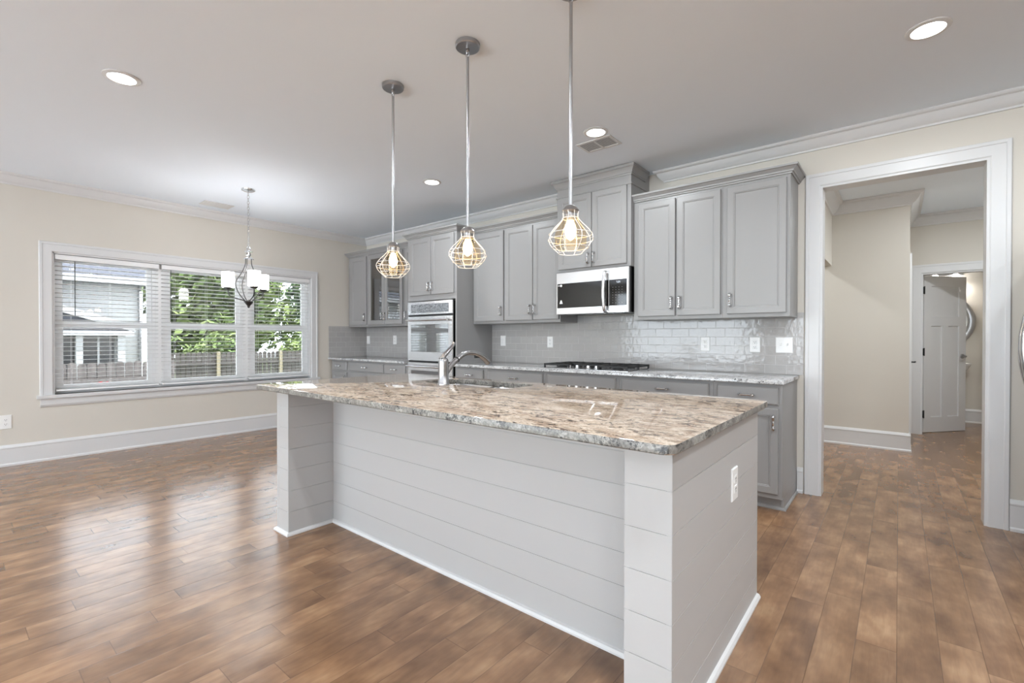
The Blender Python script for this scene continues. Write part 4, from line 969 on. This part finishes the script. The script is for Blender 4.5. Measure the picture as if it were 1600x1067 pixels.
MB().box(-14.45, -14.30, 2.70, 2.84, GZ, 1.36).build('porch_post', 'housewhite', h)

def fence(label, x, y0, y1, top, posts, pmat):
    f = thing('wooden_fence', label, 'fence', (x, (y0+y1)/2, GZ), 'weathered wooden fences')
    m = MB(); y = y0
    while y < y1:
        t_ = top+random.uniform(-0.02, 0.02); m.loft([[(xx, y, GZ), (xx, y+0.13, GZ), (xx, y+0.13, t_-0.04), (xx, y+0.095, t_), (xx, y+0.035, t_), (xx, y, t_-0.04)] for xx in (x, x-0.02)]); y += 0.142
    m.build('pickets', 'fence', f)
    for z in (GZ+0.35, top-0.35): MB().box(x, x+0.04, y0, y1, z-0.045, z+0.045).build('rail', 'fence', f)
    for p in posts: MB().box(x+0.001, x+0.10, p-0.05, p+0.05, GZ, top+0.03).build('post', pmat, f)
fence('weathered grey picket fence in front of the neighbouring house', -12.0, -6.0, 3.2, 0.715, (-3.6, -1.2, 1.2), 'fence')
fence('long weathered fence with pale posts below the trees', -17.0, 4.0, 16.0, 0.72, (5.72, 7.70, 9.9, 12.1), 'newwood')

def leaves(name, blobs, n_, size, mat, parent):
    m = MB()
    for _ in range(n_):
        cx, cy, cz, r, rz = random.choice(blobs)
        while True:
            v = Vector((random.uniform(-1, 1), random.uniform(-1, 1), random.uniform(-1, 1)))
            if 0.25 < v.length < 1: break
        p = Vector((cx+v.x*r, cy+v.y*r, cz+v.z*rz)); s_ = size*random.uniform(0.6, 1.3)
        a = Vector((random.gauss(0, 1), random.gauss(0, 1), random.gauss(0, 1))).normalized(); b = a.orthogonal().normalized(); cdir = a.cross(b)
        m.add([p-b*s_, p-cdir*s_*0.5, p+b*s_, p+cdir*s_*0.5], [(0, 1, 2, 3)])
    return m.build(name, mat, parent)
def tree(label, x, y, h, r, mat, n_, size=0.16, z_low=0.8):
    t_ = thing('leafy_tree', label, 'tree', (x, y, GZ), 'trees behind the fence')
    m = MB(); m.tube(smoothpath([(x, y, GZ), (x+0.05, y+0.1, GZ+h*0.3), (x-0.1, y, GZ+h*0.6), (x, y+0.1, GZ+h*0.85)], 4), [0.20-0.011*q for q in range(13)], 8)
    for a in (0.5, 2.4, 4.4): m.tube([(x, y, GZ+h*0.4), (x+r*0.6*math.cos(a), y+r*0.6*math.sin(a), GZ+h*0.7)], [0.08, 0.03], 6)
    m.build('trunk', 'bark', t_)
    bl = [(x+random.uniform(-0.5, 0.5)*r, y+random.uniform(-0.6, 0.6)*r, GZ+z_low+(h-z_low)*random.uniform(0.2, 0.85), r*0.55, r*0.5) for _ in range(9)]
    leaves('foliage', bl, int(n_*1.4), size*1.2, mat, t_)
tree('pale green leafy tree seen through the middle window', -21.6, 7.2, 6.6, 2.25, 'leaf_a', 4200)
tree('dense dark green tree seen through the rightmost window', -21.0, 12.9, 8.4, 2.8, 'leaf_b', 5200)
tree('tall green tree between the pale tree and the dark tree', -28.5, 10.8, 8.6, 3.2, 'leaf_a', 4200)
tree('broad dark tree at the far right behind the fence', -21.0, 20.5, 7.5, 3.0, 'leaf_b', 4200)
for x, y, lb, r in ((-18.0, 6.1, 'low green shrub behind the fence, left end', 0.8), (-17.9, 9.2, 'low yellow green shrub behind the fence, centre', 0.9), (-18.0, 12.3, 'low green shrub behind the fence, right end', 0.9)):
    s_ = thing('garden_shrub', lb, 'shrub', (x, y, GZ), 'shrubs behind the fence')
    MB().tube([(x, y, GZ), (x, y, 0.4)], 0.05, 6).build('stem', 'bark', s_)
    leaves('foliage', [(x, y, 0.45, r*0.8, 0.95), (x, y-0.7*r, 0.25, r*0.7, 0.9), (x, y+0.7*r, 0.35, r*0.7, 0.9)], 2200, 0.11, 'leaf_a', s_)
s_ = thing('flowering_shrub', 'low shrub with red blossoms in front of the near fence', 'shrub', (-10.2, 1.75, GZ))
MB().tube([(-10.2, 1.75, GZ), (-10.2, 1.75, 0.1)], 0.03, 6).build('stem', 'bark', s_)
leaves('foliage', [(-10.2, 1.75, -0.05, 0.45, 0.5), (-10.2, 2.05, -0.1, 0.4, 0.45)], 700, 0.05, 'leaf_a', s_); leaves('blossoms', [(-10.15, 1.8, 0.18, 0.4, 0.3)], 160, 0.045, 'red', s_)
